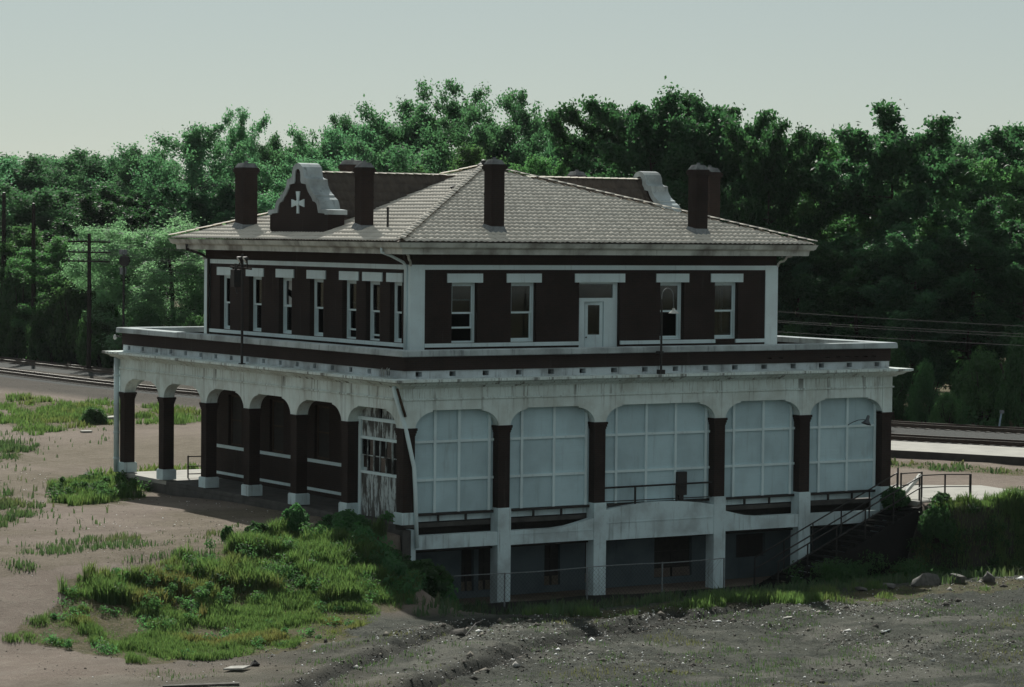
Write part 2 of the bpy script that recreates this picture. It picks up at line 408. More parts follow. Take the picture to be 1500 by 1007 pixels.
def ground_mat():
    k = NT('ground'); a = k.n('Attribute', attribute_name='zone'); s = k.n('SeparateColor'); k.l(a.outputs['Color'], s.inputs[0])
    n1 = k.noise(.25, 6); n2 = k.noise(2.2, 6, rough=.65); n3 = k.noise(11, 5, rough=.7); n4 = k.noise(.8, 4, (1, .45, 1))
    grav = k.mix(k.ramp(n1, .35, .65), (.262, .213, .182), (.205, .163, .138))
    grav = k.mix(k.ramp(n2, .45, .72, 0, .6), grav, (.30, .26, .22))
    grav = k.mix(k.ramp(n3, .52, .70, 0, .5), grav, (.13, .11, .09))
    n5 = k.noise(34, 4, rough=.75)
    grav = k.mix(k.ramp(n5, .50, .72, 0, .6), grav, (.10, .085, .07)); grav = k.mix(k.ramp(n5, .50, .30, 0, .35), grav, (.33, .29, .25))
    dirt = k.mix(k.ramp(n4, .40, .66), (.062, .066, .055), (.102, .106, .088))
    dirt = k.mix(k.ramp(n2, .47, .62, 0, .8), dirt, (.040, .045, .040))
    dirt = k.mix(k.ramp(n3, .54, .66, 0, .7), dirt, (.165, .172, .152)); dirt = k.mix(k.ramp(n5, .50, .64, 0, .75), dirt, (.035, .036, .033))
    soil = k.mix(k.ramp(n2, .4, .6), (.075, .075, .032), (.13, .11, .06))
    pale = k.mix(k.ramp(n3, .4, .7), (.36, .34, .30), (.28, .26, .23))
    c = k.mix(s.outputs[0], grav, dirt); c = k.mix(s.outputs[2], c, pale)
    c = k.mix(k.math('MULTIPLY', s.outputs[1], k.ramp(n3, .35, .55, .45, 1)), c, soil)
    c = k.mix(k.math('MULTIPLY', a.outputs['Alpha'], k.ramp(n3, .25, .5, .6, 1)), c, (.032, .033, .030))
    k.color(c); k.bump(k.math('ADD', n3, k.math('ADD', n2, n5)), .9, .06); return k.fin(.95, .1)
M['ground'] = ground_mat()
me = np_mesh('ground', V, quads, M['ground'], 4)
me.polygons.foreach_set('use_smooth', np.ones(len(quads), bool))
X_, Y_ = V[:, 0], V[:, 1]
far = far.ravel()
dirt = sstep(-5.5, -8.5, Y_+.9*(fbm(X_*.3, Y_*.3, 71, 3)-.5)*2)*sstep(-18, -8, X_+2.5*(fbm(X_*.25, Y_*.25, 70, 3)-.5)*2+.0*Y_)
dirt = np.maximum(dirt, sstep(-12, -16, Y_)*.75)
dirt = np.maximum(dirt, np.where((Y_ < .1) & (X_ > -1.2), sstep(-1.5, 0, X_), 0))
dirt = np.where((X_ > 22) & (Y_ > -2), 0, dirt)
grs = np.zeros(len(X_))
for i, (nm, p) in enumerate(GRASS.items()):
    w = {'sparse': .35, 'edge1': .6, 'edge2': .6, 'lotstrip': .75}.get(nm, .95)
    if nm != 'mound_tall': grs = np.maximum(grs, w*soft_poly(X_, Y_, p, 1.0, i))
grs = np.maximum(grs, np.where((X_ > 21.2) & (Y_ < -2.0) & (Y_ > -6.5), .9, 0))
grs = np.maximum(grs, .45*sstep(.55, .68, fbm(X_*.12, Y_*.12, 90, 4))*(far < 120)*(1-dirt))
grs = np.where((far > 150) | ((X_ > 40) & (Y_ > 60)), .9, grs)
_fx = np.interp(Y_, [-45, -8, 9, 22.7, 29.5, 40, 58, 82, 97, 120, 190], [82, 64, 56, 49.9, 47, 43.4, 38.7, 34.6, 33.3, 32.9, 32.9])
grs = np.where((X_ > _fx+3.5) & (Y_ > -60), 1.0, grs)
pale = np.exp(-(((X_+4.3)/1.7)**2+((Y_-2.3)/.8)**2))*.9*vnoise(X_*2, Y_*2, 77)
pale = np.maximum(pale, .8*sstep(.55, .7, fbm(X_*.35, Y_*.9, 95, 3))*sstep(-9, -12, Y_)*.25)
wet_shade = np.zeros(len(X_))
for k_, r in enumerate(RUTS):
    d = seg_dist(X_, Y_, r)+.25*(vnoise(X_*1.3, Y_*1.3, 20+k_)-.5)
    wet_shade = np.maximum(wet_shade, np.exp(-(d/.65)**2)*1.0*sstep(.05, .32, vnoise(X_*1.1, Y_*1.1, 50+k_))*sstep(-6.5, -9, Y_))
wet_shade = np.maximum(wet_shade, np.where((X_ > 20.8) & (Y_ < -2.0) & (Y_ > -8.5), .75, 0))  # soil of the bank face set darker
dn_ = seg_dist(X_, Y_, [(26.2, 190), (26.3, 103), (26.5, 85), (27.5, 74), (31, 56), (36, 36)])+2.5*(fbm(X_*.3, Y_*.3, 66, 3)-.5)
wet_shade = np.maximum(wet_shade, .78*sstep(9.5, 6.5, dn_)*sstep(40, 58, Y_))
wet_shade = np.maximum(wet_shade, np.where((X_ > -1.0) & (Y_ < .1) & (Y_ > -9.5) & (Z.ravel() < -1.9), .92*sstep(-9.4, -7.5, Y_), 0))  # yard soil blackened by colour to deepen the depot's shade
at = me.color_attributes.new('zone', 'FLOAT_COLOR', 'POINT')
at.data.foreach_set('color', np.stack([dirt, grs, pale, wet_shade], -1).astype(np.float32).ravel())
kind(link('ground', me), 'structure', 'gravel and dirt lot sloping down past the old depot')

# ---------------------------------------------------------------- railway
def spline(pts, step=1.5):
    P = np.array(pts, float); out = []
    for i in range(len(P)-1):
        p0 = P[max(i-1, 0)]; p1 = P[i]; p2 = P[i+1]; p3 = P[min(i+2, len(P)-1)]
        n = 14
        for t in np.linspace(0, 1, n, endpoint=False):
            out.append(.5*((2*p1)+(-p0+p2)*t+(2*p0-5*p1+4*p2-p3)*t*t+(-p0+3*p1-3*p2+p3)*t**3))
    out.append(P[-1]); return np.array(out)
NEAR = spline([(26.2, 190), (26.2, 140), (26.3, 103), (26.5, 85), (27.5, 74), (31, 56), (36, 36), (40.8, 22.3), (43.7, 16), (50, 2), (58, -15), (75, -50)])
FAR = spline([(32.9, 190), (32.9, 140), (32.9, 120), (33.3, 97), (34.6, 82), (38.7, 58), (43.4, 40), (47, 29.5), (49.9, 22.7), (56, 9), (64, -8), (82, -45)])
def tz(y): return .10+.30*(1-sstep(30, 72, y))            # rail-head height
def normals(P):
    d = np.gradient(P, axis=0); d /= np.linalg.norm(d, axis=1)[:, None]
    return np.stack([-d[:, 1], d[:, 0]], -1)*-1.0           # to the building's side is negative
NN, NF = normals(NEAR), normals(FAR)
if (NN[0] @ np.array([1, 0])) < 0: NN, NF = -NN, -NF
def sweep(mb, P, N, prof, zf):
    n = len(prof); o = len(mb.v)
    for p, nn in zip(P, N):
        for off, h in prof:
            mb.v.append((p[0]+nn[0]*off, p[1]+nn[1]*off, float(zf(p[1]))+h))
    for i in range(len(P)-1):
        for j in range(n-1):
            mb.f.append((o+i*n+j, o+i*n+j+1, o+(i+1)*n+j+1, o+(i+1)*n+j))
mb = MB(); cols = 9
bal = []
for i in range(len(NEAR)):
    z = float(tz(NEAR[i, 1]))
    p, q, a, b = NEAR[i], FAR[i], NN[i], NF[i]
    row = [(p-a*3.9, -1.0), (p-a*1.75, z-.17), (p, z-.15), (p+a*1.6, z-.17), ((p+a*1.6)*.5+(q-b*1.6)*.5, z-.36), (q-b*1.6, z-.17), (q, z-.15), (q+b*1.75, z-.17), (q+b*4.2, -1.0)]
    bal.append(row)
for r in bal:
    for pt, z in r: mb.v.append((pt[0], pt[1], z))
for i in range(len(bal)-1):
    for j in range(8): mb.f.append((i*9+j, i*9+j+1, (i+1)*9+j+1, (i+1)*9+j))
kind(mb.build('ballast', M['ballast'], None, True), 'structure', 'grey stone ballast bed under both railway tracks')

def track(P, N, lab):
    t = thing('railway_track', lab, 'railway track', (float(P[60, 0]), float(P[60, 1]), 0))
    inv = t.matrix_world.copy(); T0 = Vector(t.location)
    def put(mb, nm, m):
        mb.v = [(x-T0.x, y-T0.y, z) for x, y, z in mb.v]; return mb.build(nm, m, t)
    for s in (-.72, .72):
        r = MB(); sweep(r, P, N, [(s-.07, -.15), (s-.02, -.13), (s-.02, -.0), (s-.036, .01), (s-.036, .04), (s+.036, .04), (s+.036, .01), (s+.02, .0), (s+.02, -.13), (s+.07, -.15)], tz)
        ob = put(r, 'rail', M['rail'])
        h = MB(); sweep(h, P, N, [(s-.030, .044), (s+.030, .044)], tz); h.v = [(x-T0.x, y-T0.y, z) for x, y, z in h.v]
        hd = h.build('rail_head', M['rail_top'], ob)
    sl = MB(); acc = 0
    for i in range(len(P)-1):
        seg = np.linalg.norm(P[i+1]-P[i]); pos = acc
        while pos < seg:
            f = pos/seg; c = P[i]*(1-f)+P[i+1]*f; n = N[i]; d = np.array([-n[1], n[0]])
            z = float(tz(c[1])); L = 1.28+random.uniform(-.06, .06)
            A = [c+n*u*L+d*w*.115 for u, w in ((-1, -1), (1, -1), (1, 1), (-1, 1))]
            sl.add([(a[0], a[1], z-.28) for a in A]+[(a[0], a[1], z-.135) for a in A], [(4, 5, 6, 7), (0, 1, 5, 4), (1, 2, 6, 5), (2, 3, 7, 6), (3, 0, 4, 7)])
            pos += .56
        acc = pos-seg
    kind(put(sl, 'sleepers', M['sleeper']), 'stuff')
track(NEAR, NN, 'rusty railway track nearer the depot, curving past behind it')
track(FAR, NF, 'farther rusty railway track curving along the foot of the trees')

# platform strip beside the nearer track, right of the building
sel = [i for i in range(len(NEAR)) if -36 < NEAR[i, 1] < 44]
pl = MB(); sd_ = MB()
pts = [(NEAR[i]-NN[i]*2.3, NEAR[i]-NN[i]*7.6) for i in sel]
for a, b in pts: pl.v += [(a[0], a[1], .33), (b[0], b[1], .33)]
for i in range(len(pts)-1): pl.f.append((2*i, 2*i+1, 2*i+3, 2*i+2))
kind(pl.build('platform', M['platform']), 'structure', 'pale concrete station platform strip beside the nearer track')
for side in (0, 1):
    o = len(sd_.v)
    for pr in pts: sd_.v += [(pr[side][0], pr[side][1], .326), (pr[side][0], pr[side][1], -1.0)]
    for i in range(len(pts)-1): sd_.f.append((o+2*i, o+2*i+1, o+2*i+3, o+2*i+2))
for e in (0, -1):
    a, b = pts[e]; sd_.quad((a[0], a[1], .326), (b[0], b[1], .326), (b[0], b[1], -1), (a[0], a[1], -1))
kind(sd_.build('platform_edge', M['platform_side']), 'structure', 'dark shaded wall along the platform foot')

# concrete walk at the head of the outside stair
wk = MB()
wk.prism([(22.02, -1.55), (24.6, -1.95), (28.5, -1.3), (29.0, 2.6), (25.9, 4.3), (22.02, 3.6)], lambda x, y: (x, y, .035), lambda x, y: (x, y, -.6))
kind(wk.build('walk', M['platform']), 'structure', 'pale concrete walk at the head of the outside stair')
wk = MB()
wk.prism([(24.65, -2.35), (34, -4.1), (34, -3.3), (24.65, -1.95)], lambda x, y: (x, y, .03), lambda x, y: (x, y, -.6))
kind(wk.build('path', M['platform']), 'structure', 'narrow concrete path along the top of the grassy bank')

# ---------------------------------------------------------------- the depot
D = thing('railway_depot', 'abandoned two storey brick and white stucco railway depot with tiled hip roof', 'building')
W_, L_ = BW, BL
SIDES = {'front': (lambda u, v, z: (u, v, z), W_), 'right': (lambda u, v, z: (W_-v, u, z), L_),
         'back': (lambda u, v, z: (W_-u, L_-v, z), W_), 'left': (lambda u, v, z: (v, L_-u, z), L_)}
UX0, UX1, UY0, UY1 = 2.617, 19.383, 4.068, 21.159       # upper block
UW, UL = UX1-UX0, UY1-UY0
UP = {'front': (lambda u, v, z: (UX0+u, UY0+v, z), UW), 'right': (lambda u, v, z: (UX1-v, UY0+u, z), UL),
      'back': (lambda u, v, z: (UX1-u, UY1-v, z), UW), 'left': (lambda u, v, z: (UX0+v, UY1-u, z), UL)}
ROT = {'front': 0, 'left': -math.pi/2, 'right': math.pi/2, 'back': math.pi}

def wall(mb, T, u0, u1, z0, z1, v0, v1, ops=()):
    us = sorted({u0, u1, *[a for o in ops for a in o[:2]]}); zs = sorted({z0, z1, *[a for o in ops for a in o[2:]]})
    us = [u for u in us if u0 <= u <= u1]; zs = [z for z in zs if z0 <= z <= z1]
    hit = lambda u, z: any(o[0] < u < o[1] and o[2] < z < o[3] for o in ops)
    for a, b in zip(us[:-1], us[1:]):
        for c, d in zip(zs[:-1], zs[1:]):
            if hit((a+b)/2, (c+d)/2): continue
            mb.quad(T(a, v0, c), T(b, v0, c), T(b, v0, d), T(a, v0, d)); mb.quad(T(b, v1, c), T(a, v1, c), T(a, v1, d), T(b, v1, d))
    for a, b, c, d in list(ops)+[(u0, u1, z0, z1)]:
        mb.quad(T(a, v0, c), T(a, v1, c), T(a, v1, d), T(a, v0, d)); mb.quad(T(b, v0, c), T(b, v1, c), T(b, v1, d), T(b, v0, d))
        mb.quad(T(a, v0, c), T(b, v0, c), T(b, v1, c), T(a, v1, c)); mb.quad(T(a, v0, d), T(b, v0, d), T(b, v1, d), T(a, v1, d))

def ring(mb, prof, x0, y0, x1, y1):
    """mitred moulding round a rectangle; prof = closed list of (overhang, z)"""
    o = len(mb.v); n = len(prof)
    for off, z in prof: mb.v += [(x0-off, y0-off, z), (x1+off, y0-off, z), (x1+off, y1+off, z), (x0-off, y1+off, z)]
    for i in range(n):
        j = (i+1) % n
        for k in range(4): mb.f.append((o+i*4+k, o+i*4+(k+1) % 4, o+j*4+(k+1) % 4, o+j*4+k))

# columns: u ranges along each side
CF = [(0, .5), (3.91, 4.42), (8.03, 8.53), (13.44, 13.94), (17.46, 17.97), (21.5, 22.0)]
yl = [(23.43, 23.93), (19.58, 20.08), (15.62, 16.12), (11.85, 12.35), (7.96, 8.46), (4.0, 4.5), (0, .5)]
CL = [(L_-b, L_-a) for a, b in yl]
CR = [(a, b) for a, b in yl[::-1]]; CB = [(W_-b, W_-a) for a, b in CF[::-1]]
COLS = {'front': CF, 'left': CL, 'right': CR, 'back': CB}
ZS, ZA = 3.40, 4.01

# entablature with flat-topped, round-shouldered arches
for sd_n, (T, LEN) in SIDES.items():
    pts = [(0.0, ZS)]
    for (a, b), (c, d) in zip(COLS[sd_n][:-1], COLS[sd_n][1:]):
        hw = min(.70, (c-b)*.24)
        pts.append((b, ZS))
        pts.append((b, ZS+.05))
        for t in np.linspace(0, 1, 9): pts.append((b+hw*(1-math.cos(t*math.pi/2))*.75+hw*.25*t, ZS+.05+(ZA-.05-ZS-.05)*(.8*math.sin(t*math.pi/2)+.2*t)))
        pts.append((b+hw, ZA)); pts.append((c-hw, ZA))
        for t in np.linspace(1, 0, 9): pts.append((c-hw*(1-math.cos(t*math.pi/2))*.75-hw*.25*t, ZS+.05+(ZA-.05-ZS-.05)*(.8*math.sin(t*math.pi/2)+.2*t)))
        pts.append((c, ZS+.05)); pts.append((c, ZS))
    pts.append((LEN-.5, ZS))
    pts = [p for p in pts if p[0] <= LEN-.5+1e-6]
    mb = MB(); top = 4.9
    for (ua, za), (ub, zb) in zip(pts[:-1], pts[1:]):
        mb.quad(T(ua, 0, za), T(ub, 0, zb), T(ub, .48, zb), T(ua, .48, za))
        if ub-ua > 1e-5:
            mb.quad(T(ua, 0, za), T(ub, 0, zb), T(ub, 0, top), T(ua, 0, top)); mb.quad(T(ub, .48, zb), T(ua, .48, za), T(ua, .48, top), T(ub, .48, top))
    for u in (0, LEN-.5): mb.quad(T(u, 0, ZS), T(u, .48, ZS), T(u, .48, top), T(u, 0, top))
    mb.build('entablature', M['entab'], D)
mb = MB(); ring(mb, [(0.02, 4.36), (.055, 4.37), (.055, 4.42), (.02, 4.43)], 0, 0, W_, L_); mb.build('string_moulding', M['entab'], D)
mb = MB(); ring(mb, [(-.2, 4.80), (.10, 4.80), (.16, 4.86), (.30, 4.90), (.38, 4.97), (.52, 5.01), (.575, 5.03), (.575, 5.115), (-.2, 5.13)], 0, 0, W_, L_)
mb.build('cornice', M['entab'], D)

# vent band, brick parapet, coping
for n, (T, LEN) in SIDES.items():
    c = .55; ops = []
    while c < LEN-.4:
        ops.append((c+.02*random.uniform(-1, 1), c+.25, 5.19, 5.36)); c += 1.375
    mb = MB(); wall(mb, T, .1, LEN-.4, 5.12, 5.40, .1, .40, ops); mb.build('vent_band', M['white_band'], D)
    ops = []
    if n == 'front': ops = [(u, u+.20, 5.575, 5.61) for u in (15.9, 16.45, 18.75, 19.22, 19.68, 20.13, 20.58, 21.0)]
    mb = MB(); wall(mb, T, .06, LEN-.36, 5.40, 5.9, .06, .36, ops); mb.build('parapet', M['brick'], D)
mb = MB(); ring(mb, [(.12, 5.9), (.135, 5.93), (.12, 6.095), (.09, 6.12), (-.38, 6.12), (-.42, 6.10), (-.42, 5.9)], 0, 0, W_, L_)
mb.build('parapet_coping', M['coping'], D)
mb = MB(); mb.box(.37, .37, 5.37, W_-.37, L_-.37, 5.46); mb.build('terrace_deck', M['deck'], D)
mb = MB(); mb.box(.49, .49, 4.72, W_-.49, L_-.49, 4.79); mb.build('porch_ceiling', M['trim'], D)

# brick columns with flared caps, stone plinths or tall piers
def column(T, a, b, z0, cap=True):
    mb = MB(); e = .012
    ua, ub = a+e, b-e
    mb.box(ua, .012, z0, ub, .47, 3.14, T); col = mb.build('brick_column', M['brick'], D)
    mb = MB()
    for i, (dz, g) in enumerate(((3.14, .02), (3.22, .045), (3.31, .07))): mb.box(a-g+e, .012-g*.8, dz, b+g-e, .47+g, dz+.09, T)
    mb.build('column_cap', M['brick'], col)
    return col
done = set()
for n, (T, LEN) in SIDES.items():
    cs = COLS[n][:-1]
    for i, (a, b) in enumerate(cs):
        front = n == 'front'
        z0 = .45 if n in ('front', 'left') else .50
        c = column(T, a, b, z0)
        if not front or i == 0:
            mb = MB(); g = .055
            mb.box(a-g, -g+.001, .03, b+g, .5+g, z0-.03, T); mb.box(a-g+.02, -g+.02, z0-.03, b+g-.02, .5+g-.02, z0, T)
            mb.build('plinth', M['concrete'], c)
# right-hand front column stands on the stair landing
for i in (1, 2, 3, 4):
    a, b = CF[i]; mb = MB(); mb.box(a-.005, -.03, -3.4, b+.03, .47, .42); mb.box(a+.01, -.012, .42, b+.012, .46, .45)
    mb.build('pier', M['concrete'], D)

# floor beams between the piers
def beam(u0, u1, zb, top, y0=-.012, y1=.33):
    """top = list of (u,z)"""
    mb = MB(); poly = [(u0, zb), (u1, zb)]+top[::-1]
    mb.prism(poly, lambda u, z: (u, y0, z), lambda u, z: (u, y1, z)); return mb.build('floor_beam', M['concrete'], D)
beam(.52, 3.90, -.87, [(.52, -.385), (3.90, -.385)])
beam(4.46, 8.02, -.89, [(4.46, -.39), (6.3, -.39), (6.9, -.34), (7.5, -.22), (8.02, -.10)])
arc = [(8.57+4.86*t, .16+.21*math.sin(math.pi*t)**.8) for t in np.linspace(0, 1, 15)]
beam(8.57, 13.43, -.94, arc)
beam(13.98, 17.45, -.87, [(13.98, -.10), (14.4, -.20), (15.0, -.33), (15.6, -.385), (17.45, -.385)])
beam(18.01, 21.5, -.87, [(18.01, -.40), (21.5, -.42)])
mb = MB(); mb.box(8.6, -.03, -.32, 13.4, -.012, -.29); mb.box(4.5, -.03, -.53, 8.0, -.012, -.51); mb.build('beam_ledge', M['concrete'], D)

# floor, void behind the beams, basement
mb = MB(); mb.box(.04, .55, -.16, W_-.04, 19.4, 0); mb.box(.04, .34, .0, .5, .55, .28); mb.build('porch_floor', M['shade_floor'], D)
mb = MB(); mb.box(.04, 19.405, -.16, W_-.04, L_-.04, 0); mb.build('rear_floor', M['platform'], D)  # sunlit end of the same floor, given a pale colour
mb = MB(); mb.box(.5, .5, .05, 21.5, .56, .28); mb.build('bay_sill', M['concrete'], D)
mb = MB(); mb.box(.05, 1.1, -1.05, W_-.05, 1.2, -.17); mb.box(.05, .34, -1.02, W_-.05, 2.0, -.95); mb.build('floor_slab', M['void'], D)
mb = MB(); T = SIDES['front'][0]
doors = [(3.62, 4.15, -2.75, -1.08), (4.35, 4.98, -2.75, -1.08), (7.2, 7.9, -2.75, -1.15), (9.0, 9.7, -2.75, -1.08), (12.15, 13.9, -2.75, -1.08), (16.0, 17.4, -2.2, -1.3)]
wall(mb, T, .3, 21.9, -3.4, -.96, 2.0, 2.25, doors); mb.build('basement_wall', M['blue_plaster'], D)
for a, b, c, d in doors:
    mb = MB(); mb.box(a+.01, 2.14, c, b-.01, 2.19, d-.01)
    dr = mb.build('basement_door', M['void'], D)
    mb = MB(); mb.box(a+.05, 2.10, c+.9, b-.05, 2.14, c+.98); mb.box((a+b)/2-.04, 2.10, c, (a+b)/2+.04, 2.138, d-.05); mb.build('door_rail', M['void'], dr)
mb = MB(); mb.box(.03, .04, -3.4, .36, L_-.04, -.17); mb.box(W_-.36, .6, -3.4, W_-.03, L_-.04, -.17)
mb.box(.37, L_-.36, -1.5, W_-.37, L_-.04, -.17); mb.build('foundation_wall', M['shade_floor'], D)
mb = MB(); mb.box(21.45, .0, -3.4, 21.96, .55, .45); mb.build('foundation_pier', M['concrete'], D)
mb = MB(); mb.box(.37, .02, -3.4, .55, .46, -.17); mb.build('foundation_pier', M['concrete'], D)

# boarded-up bays of the front: backing, panels and battens each a piece of their own
BAYS = [(.5, 3.91, [1.47, 2.46, 3.72]), (4.42, 8.03, [5.09, 6.47, 7.86]), (8.53, 13.44, [9.19, 10.53, 11.86, 13.25]), (13.94, 17.46, [14.55, 15.94, 17.25]), (17.97, 21.5, [18.64, 20.02, 21.39])]
HZ = [2.885, 1.535]
for a, b, us in BAYS:
    mb = MB(); mb.box(a-.03, .38, .36, b+.03, .44, 4.2); scr = mb.build('panel_screen', M['panel'], D)
    edges = [a]+us+[b]; zz = [.37, 1.535, 2.885, 4.15]
    for i in range(len(edges)-1):
        for j in range(3):
            u0, u1 = edges[i]+.02, edges[i+1]-.02
            if u1-u0 < .25: continue
            dv = random.uniform(-.006, .006); tl = random.uniform(-.008, .008); mb = MB()
            mb.add([(u0, .366+dv, zz[j]+.01), (u1, .366+dv+tl, zz[j]+.01), (u1, .366+dv-tl, zz[j+1]-.01), (u0, .366+dv, zz[j+1]-.01),
                    (u0, .379, zz[j]+.01), (u1, .379, zz[j]+.01), (u1, .379, zz[j+1]-.01), (u0, .379, zz[j+1]-.01)],
                   [(0, 1, 2, 3), (7, 6, 5, 4), (0, 4, 5, 1), (1, 5, 6, 2), (2, 6, 7, 3), (3, 7, 4, 0)])
            mb.build('panel', M['panel'], scr)
    for u in us:
        mb = MB(); mb.box(u-.05, .285, .37, u+.05, .36, 4.12); mb.build('batten', M['trim'], scr)
    for z in HZ:
        e = [a]+[x for x in us]+[b]
        for i in range(len(e)-1):
            u0 = e[i]+(.052 if i else 0); u1 = e[i+1]-(.052 if i < len(e)-2 else 0)
            if u1-u0 < .12: continue
            mb = MB(); mb.box(u0, .30, z-.045, u1, .36, z+.045); mb.build('batten', M['trim'], scr)
    mb = MB(); mb.box(a+.02, .26, .275, b-.02, .36, .37)
    n = 3 if b-a < 4.5 else 4
    for i in range(1, n): u = a+(b-a)*i/n; mb.box(u-.035, .30, .05, u+.035, .36, .275)
    mb.build('steel_angle', M['dark_metal'], D)
# balcony rail and box in the wide middle bay
mb = MB()
mb.tube([(8.55, .10, .97), (13.42, .10, .99)], .035, 8)
for x in (9.92, 11.78): mb.tube([(x, .10, .33), (x, .10, .98)], .04, 8)
mb.tube([(8.55, .10, .47), (13.42, .10, .45)], .02, 6); mb.build('balcony_rail', M['dark_metal'], D)
mb = MB(); mb.box(11.88, .18, .55, 12.32, .36, 1.42); mb.box(12.0, .22, .37, 12.2, .34, .55); mb.build('dark_box', M['dark_metal'], D)  # dark box in front of the panels

# ground-floor rooms behind the porch
IX0, IX1, IY0, IY1 = 2.62, 19.38, 1.25, 20.15
mb = MB(); Tl = lambda u, v, z: (IX0+v, IY1-u, z)
iw = [(1.2, 2.4, 1.42, 3.5), (4.9, 6.1, 1.42, 3.5), (8.7, 9.9, 1.42, 3.5), (12.4, 13.6, 1.42, 3.5), (15.6, 16.6, .02, 3.5)]
wall(mb, Tl, 0, IY1-IY0, 0, 4.72, 0, .3, iw)
Tb = lambda u, v, z: (IX1-.3-u, IY1-v, z); wall(mb, Tb, .0, IX1-IX0-.6, 0, 4.72, 0, .3, [(3, 4.2, 1.42, 3.5), (7.4, 9.0, .02, 3.5), (12, 13.2, 1.42, 3.5)])
Tr = lambda u, v, z: (IX1-v, IY0+u, z); wall(mb, Tr, 0, IY1-IY0, 0, 4.72, 0, .3, [(3, 4.2, 1.42, 3.5), (8, 9.2, 1.42, 3.5), (14, 15.2, 1.42, 3.5)])
mb.build('inner_wall', M['brick'], D)
mb = MB()
for u0, u1 in ((0, 15.55), (16.65, 18.9)): mb.box(u0, -.045, 1.27, u1, -.003, 1.40, Tl); mb.box(u0, -.04, .17, u1, -.003, .28, Tl)
mb.build('sill_course', M['trim'], D)
for a, b, c, d in iw:
    mb = MB(); wall(mb, Tl, a+.005, b-.005, c+.005, d-.005, .12, .2, [(a+.09, b-.09, c+.08, (c+d)/2-.03), (a+.09, b-.09, (c+d)/2+.03, d-.09)])
    f = mb.build('porch_window', M['wood'], D)
    mb = MB(); mb.box(a+.08, .155, c+.07, b-.08, .165, d-.08, Tl); mb.build('pane', M['void'], f)

# weathered timber screen closing the corner bay of the left arcade
TX = .42; S = MB(); y0, y1 = .52, 4.0
S.box(TX, 3.80, .02, TX+.14, 3.97, 3.48); S.box(TX, y0, .02, TX+.14, y0+.14, 3.48); S.box(TX-.02, y0, 3.48, TX+.12, 3.98, 3.60)
S.box(TX+.01, y0+.14, 2.80, TX+.12, 3.80, 2.90); S.box(TX+.01, y0+.14, 1.56, TX+.12, 3.80, 1.66)
scr = S.build('timber_screen', M['trim'], D)
n = 11; w = (3.79-(y0+.15))/n
for i in range(n):
    a = y0+.15+i*w
    mb = MB(); dv = random.uniform(0, .02); mb.box(TX+.04+dv, a+.008, .02+random.uniform(0, .04), TX+.07+dv, a+w-.008, 1.555); mb.build('plank', M['flaky'], scr)
    mb = MB(); dv = random.uniform(0, .02); mb.box(TX+.04+dv, a+.008, 2.905, TX+.07+dv, a+w-.008, 3.475); mb.build('plank', M['flaky'], scr)
n = 7; w = (3.79-(y0+.15))/n
for i in range(1, n):
    a = y0+.15+i*w; mb = MB(); mb.box(TX+.03, a-.022, 1.665, TX+.08, a+.022, 2.795); mb.build('glazing_bar', M['flaky'], scr)
mb = MB(); mb.box(TX+.035, y0+.15, 2.20, TX+.075, 3.79, 2.235); mb.build('glazing_bar', M['flaky'], scr)
for i in range(n):
    if i in (1, 4): continue
    a = y0+.15+i*w
    for z0, z1 in ((1.67, 2.195), (2.24, 2.79)):
        if random.random() < .25: continue
        mb = MB(); mb.box(TX+.055, a+.02, z0, TX+.06, a+w-.02, z1); mb.build('pane', M['glass'], scr)
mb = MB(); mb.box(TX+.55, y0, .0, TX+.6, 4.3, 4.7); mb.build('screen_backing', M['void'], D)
mb = MB(); mb.box(TX+.05, y0, 3.605, TX+.09, 2.30, 4.2); mb.box(TX+.05, 2.52, 3.605, TX+.09, 3.98, 4.2); mb.build('fanlight_board', M['flaky'], scr)

# ---------------------------------------------------------------- upper storey
def win_ops():
    f = [(4.36, 5.47), (6.94, 8.06), (13.75, 14.88), (16.36, 17.5)]
    f = [(a-UX0, b-UX0, 6.165, 8.395) for a, b in f]
    l = [(18.92, 19.74), (16.02, 17.14), (13.41, 14.51), (10.79, 11.90), (8.17, 9.26), (6.36, 7.44), (4.72, 5.61)]
    l[0] = (18.85, 19.80)
    l = [(UY1-b, UY1-a, 6.165, 8.395) for a, b in l]
    r = [(UL-b, UL-a, c, d) for a, b, c, d in l]
    bk = [(3.2, 4.3, 6.165, 8.395), (7.8, 8.9, 6.165, 8.395), (12.4, 13.5, 6.165, 8.395)]
    return {'front': f, 'left': l, 'right': r, 'back': bk}
OPS = win_ops(); DOOR = (9.99-UX0, 11.86-UX0, 5.46, 8.395)
def place(me, name, side, u, v, z, parent, label=None):
    o = link(name, me, parent, label); o.location = UP[side][0](u, v, z); o.rotation_euler = (0, 0, ROT[side]); return o
def local(parts):
    mb = MB()
    for p in parts: mb.box(*p)
    return mb
WCACHE = {}
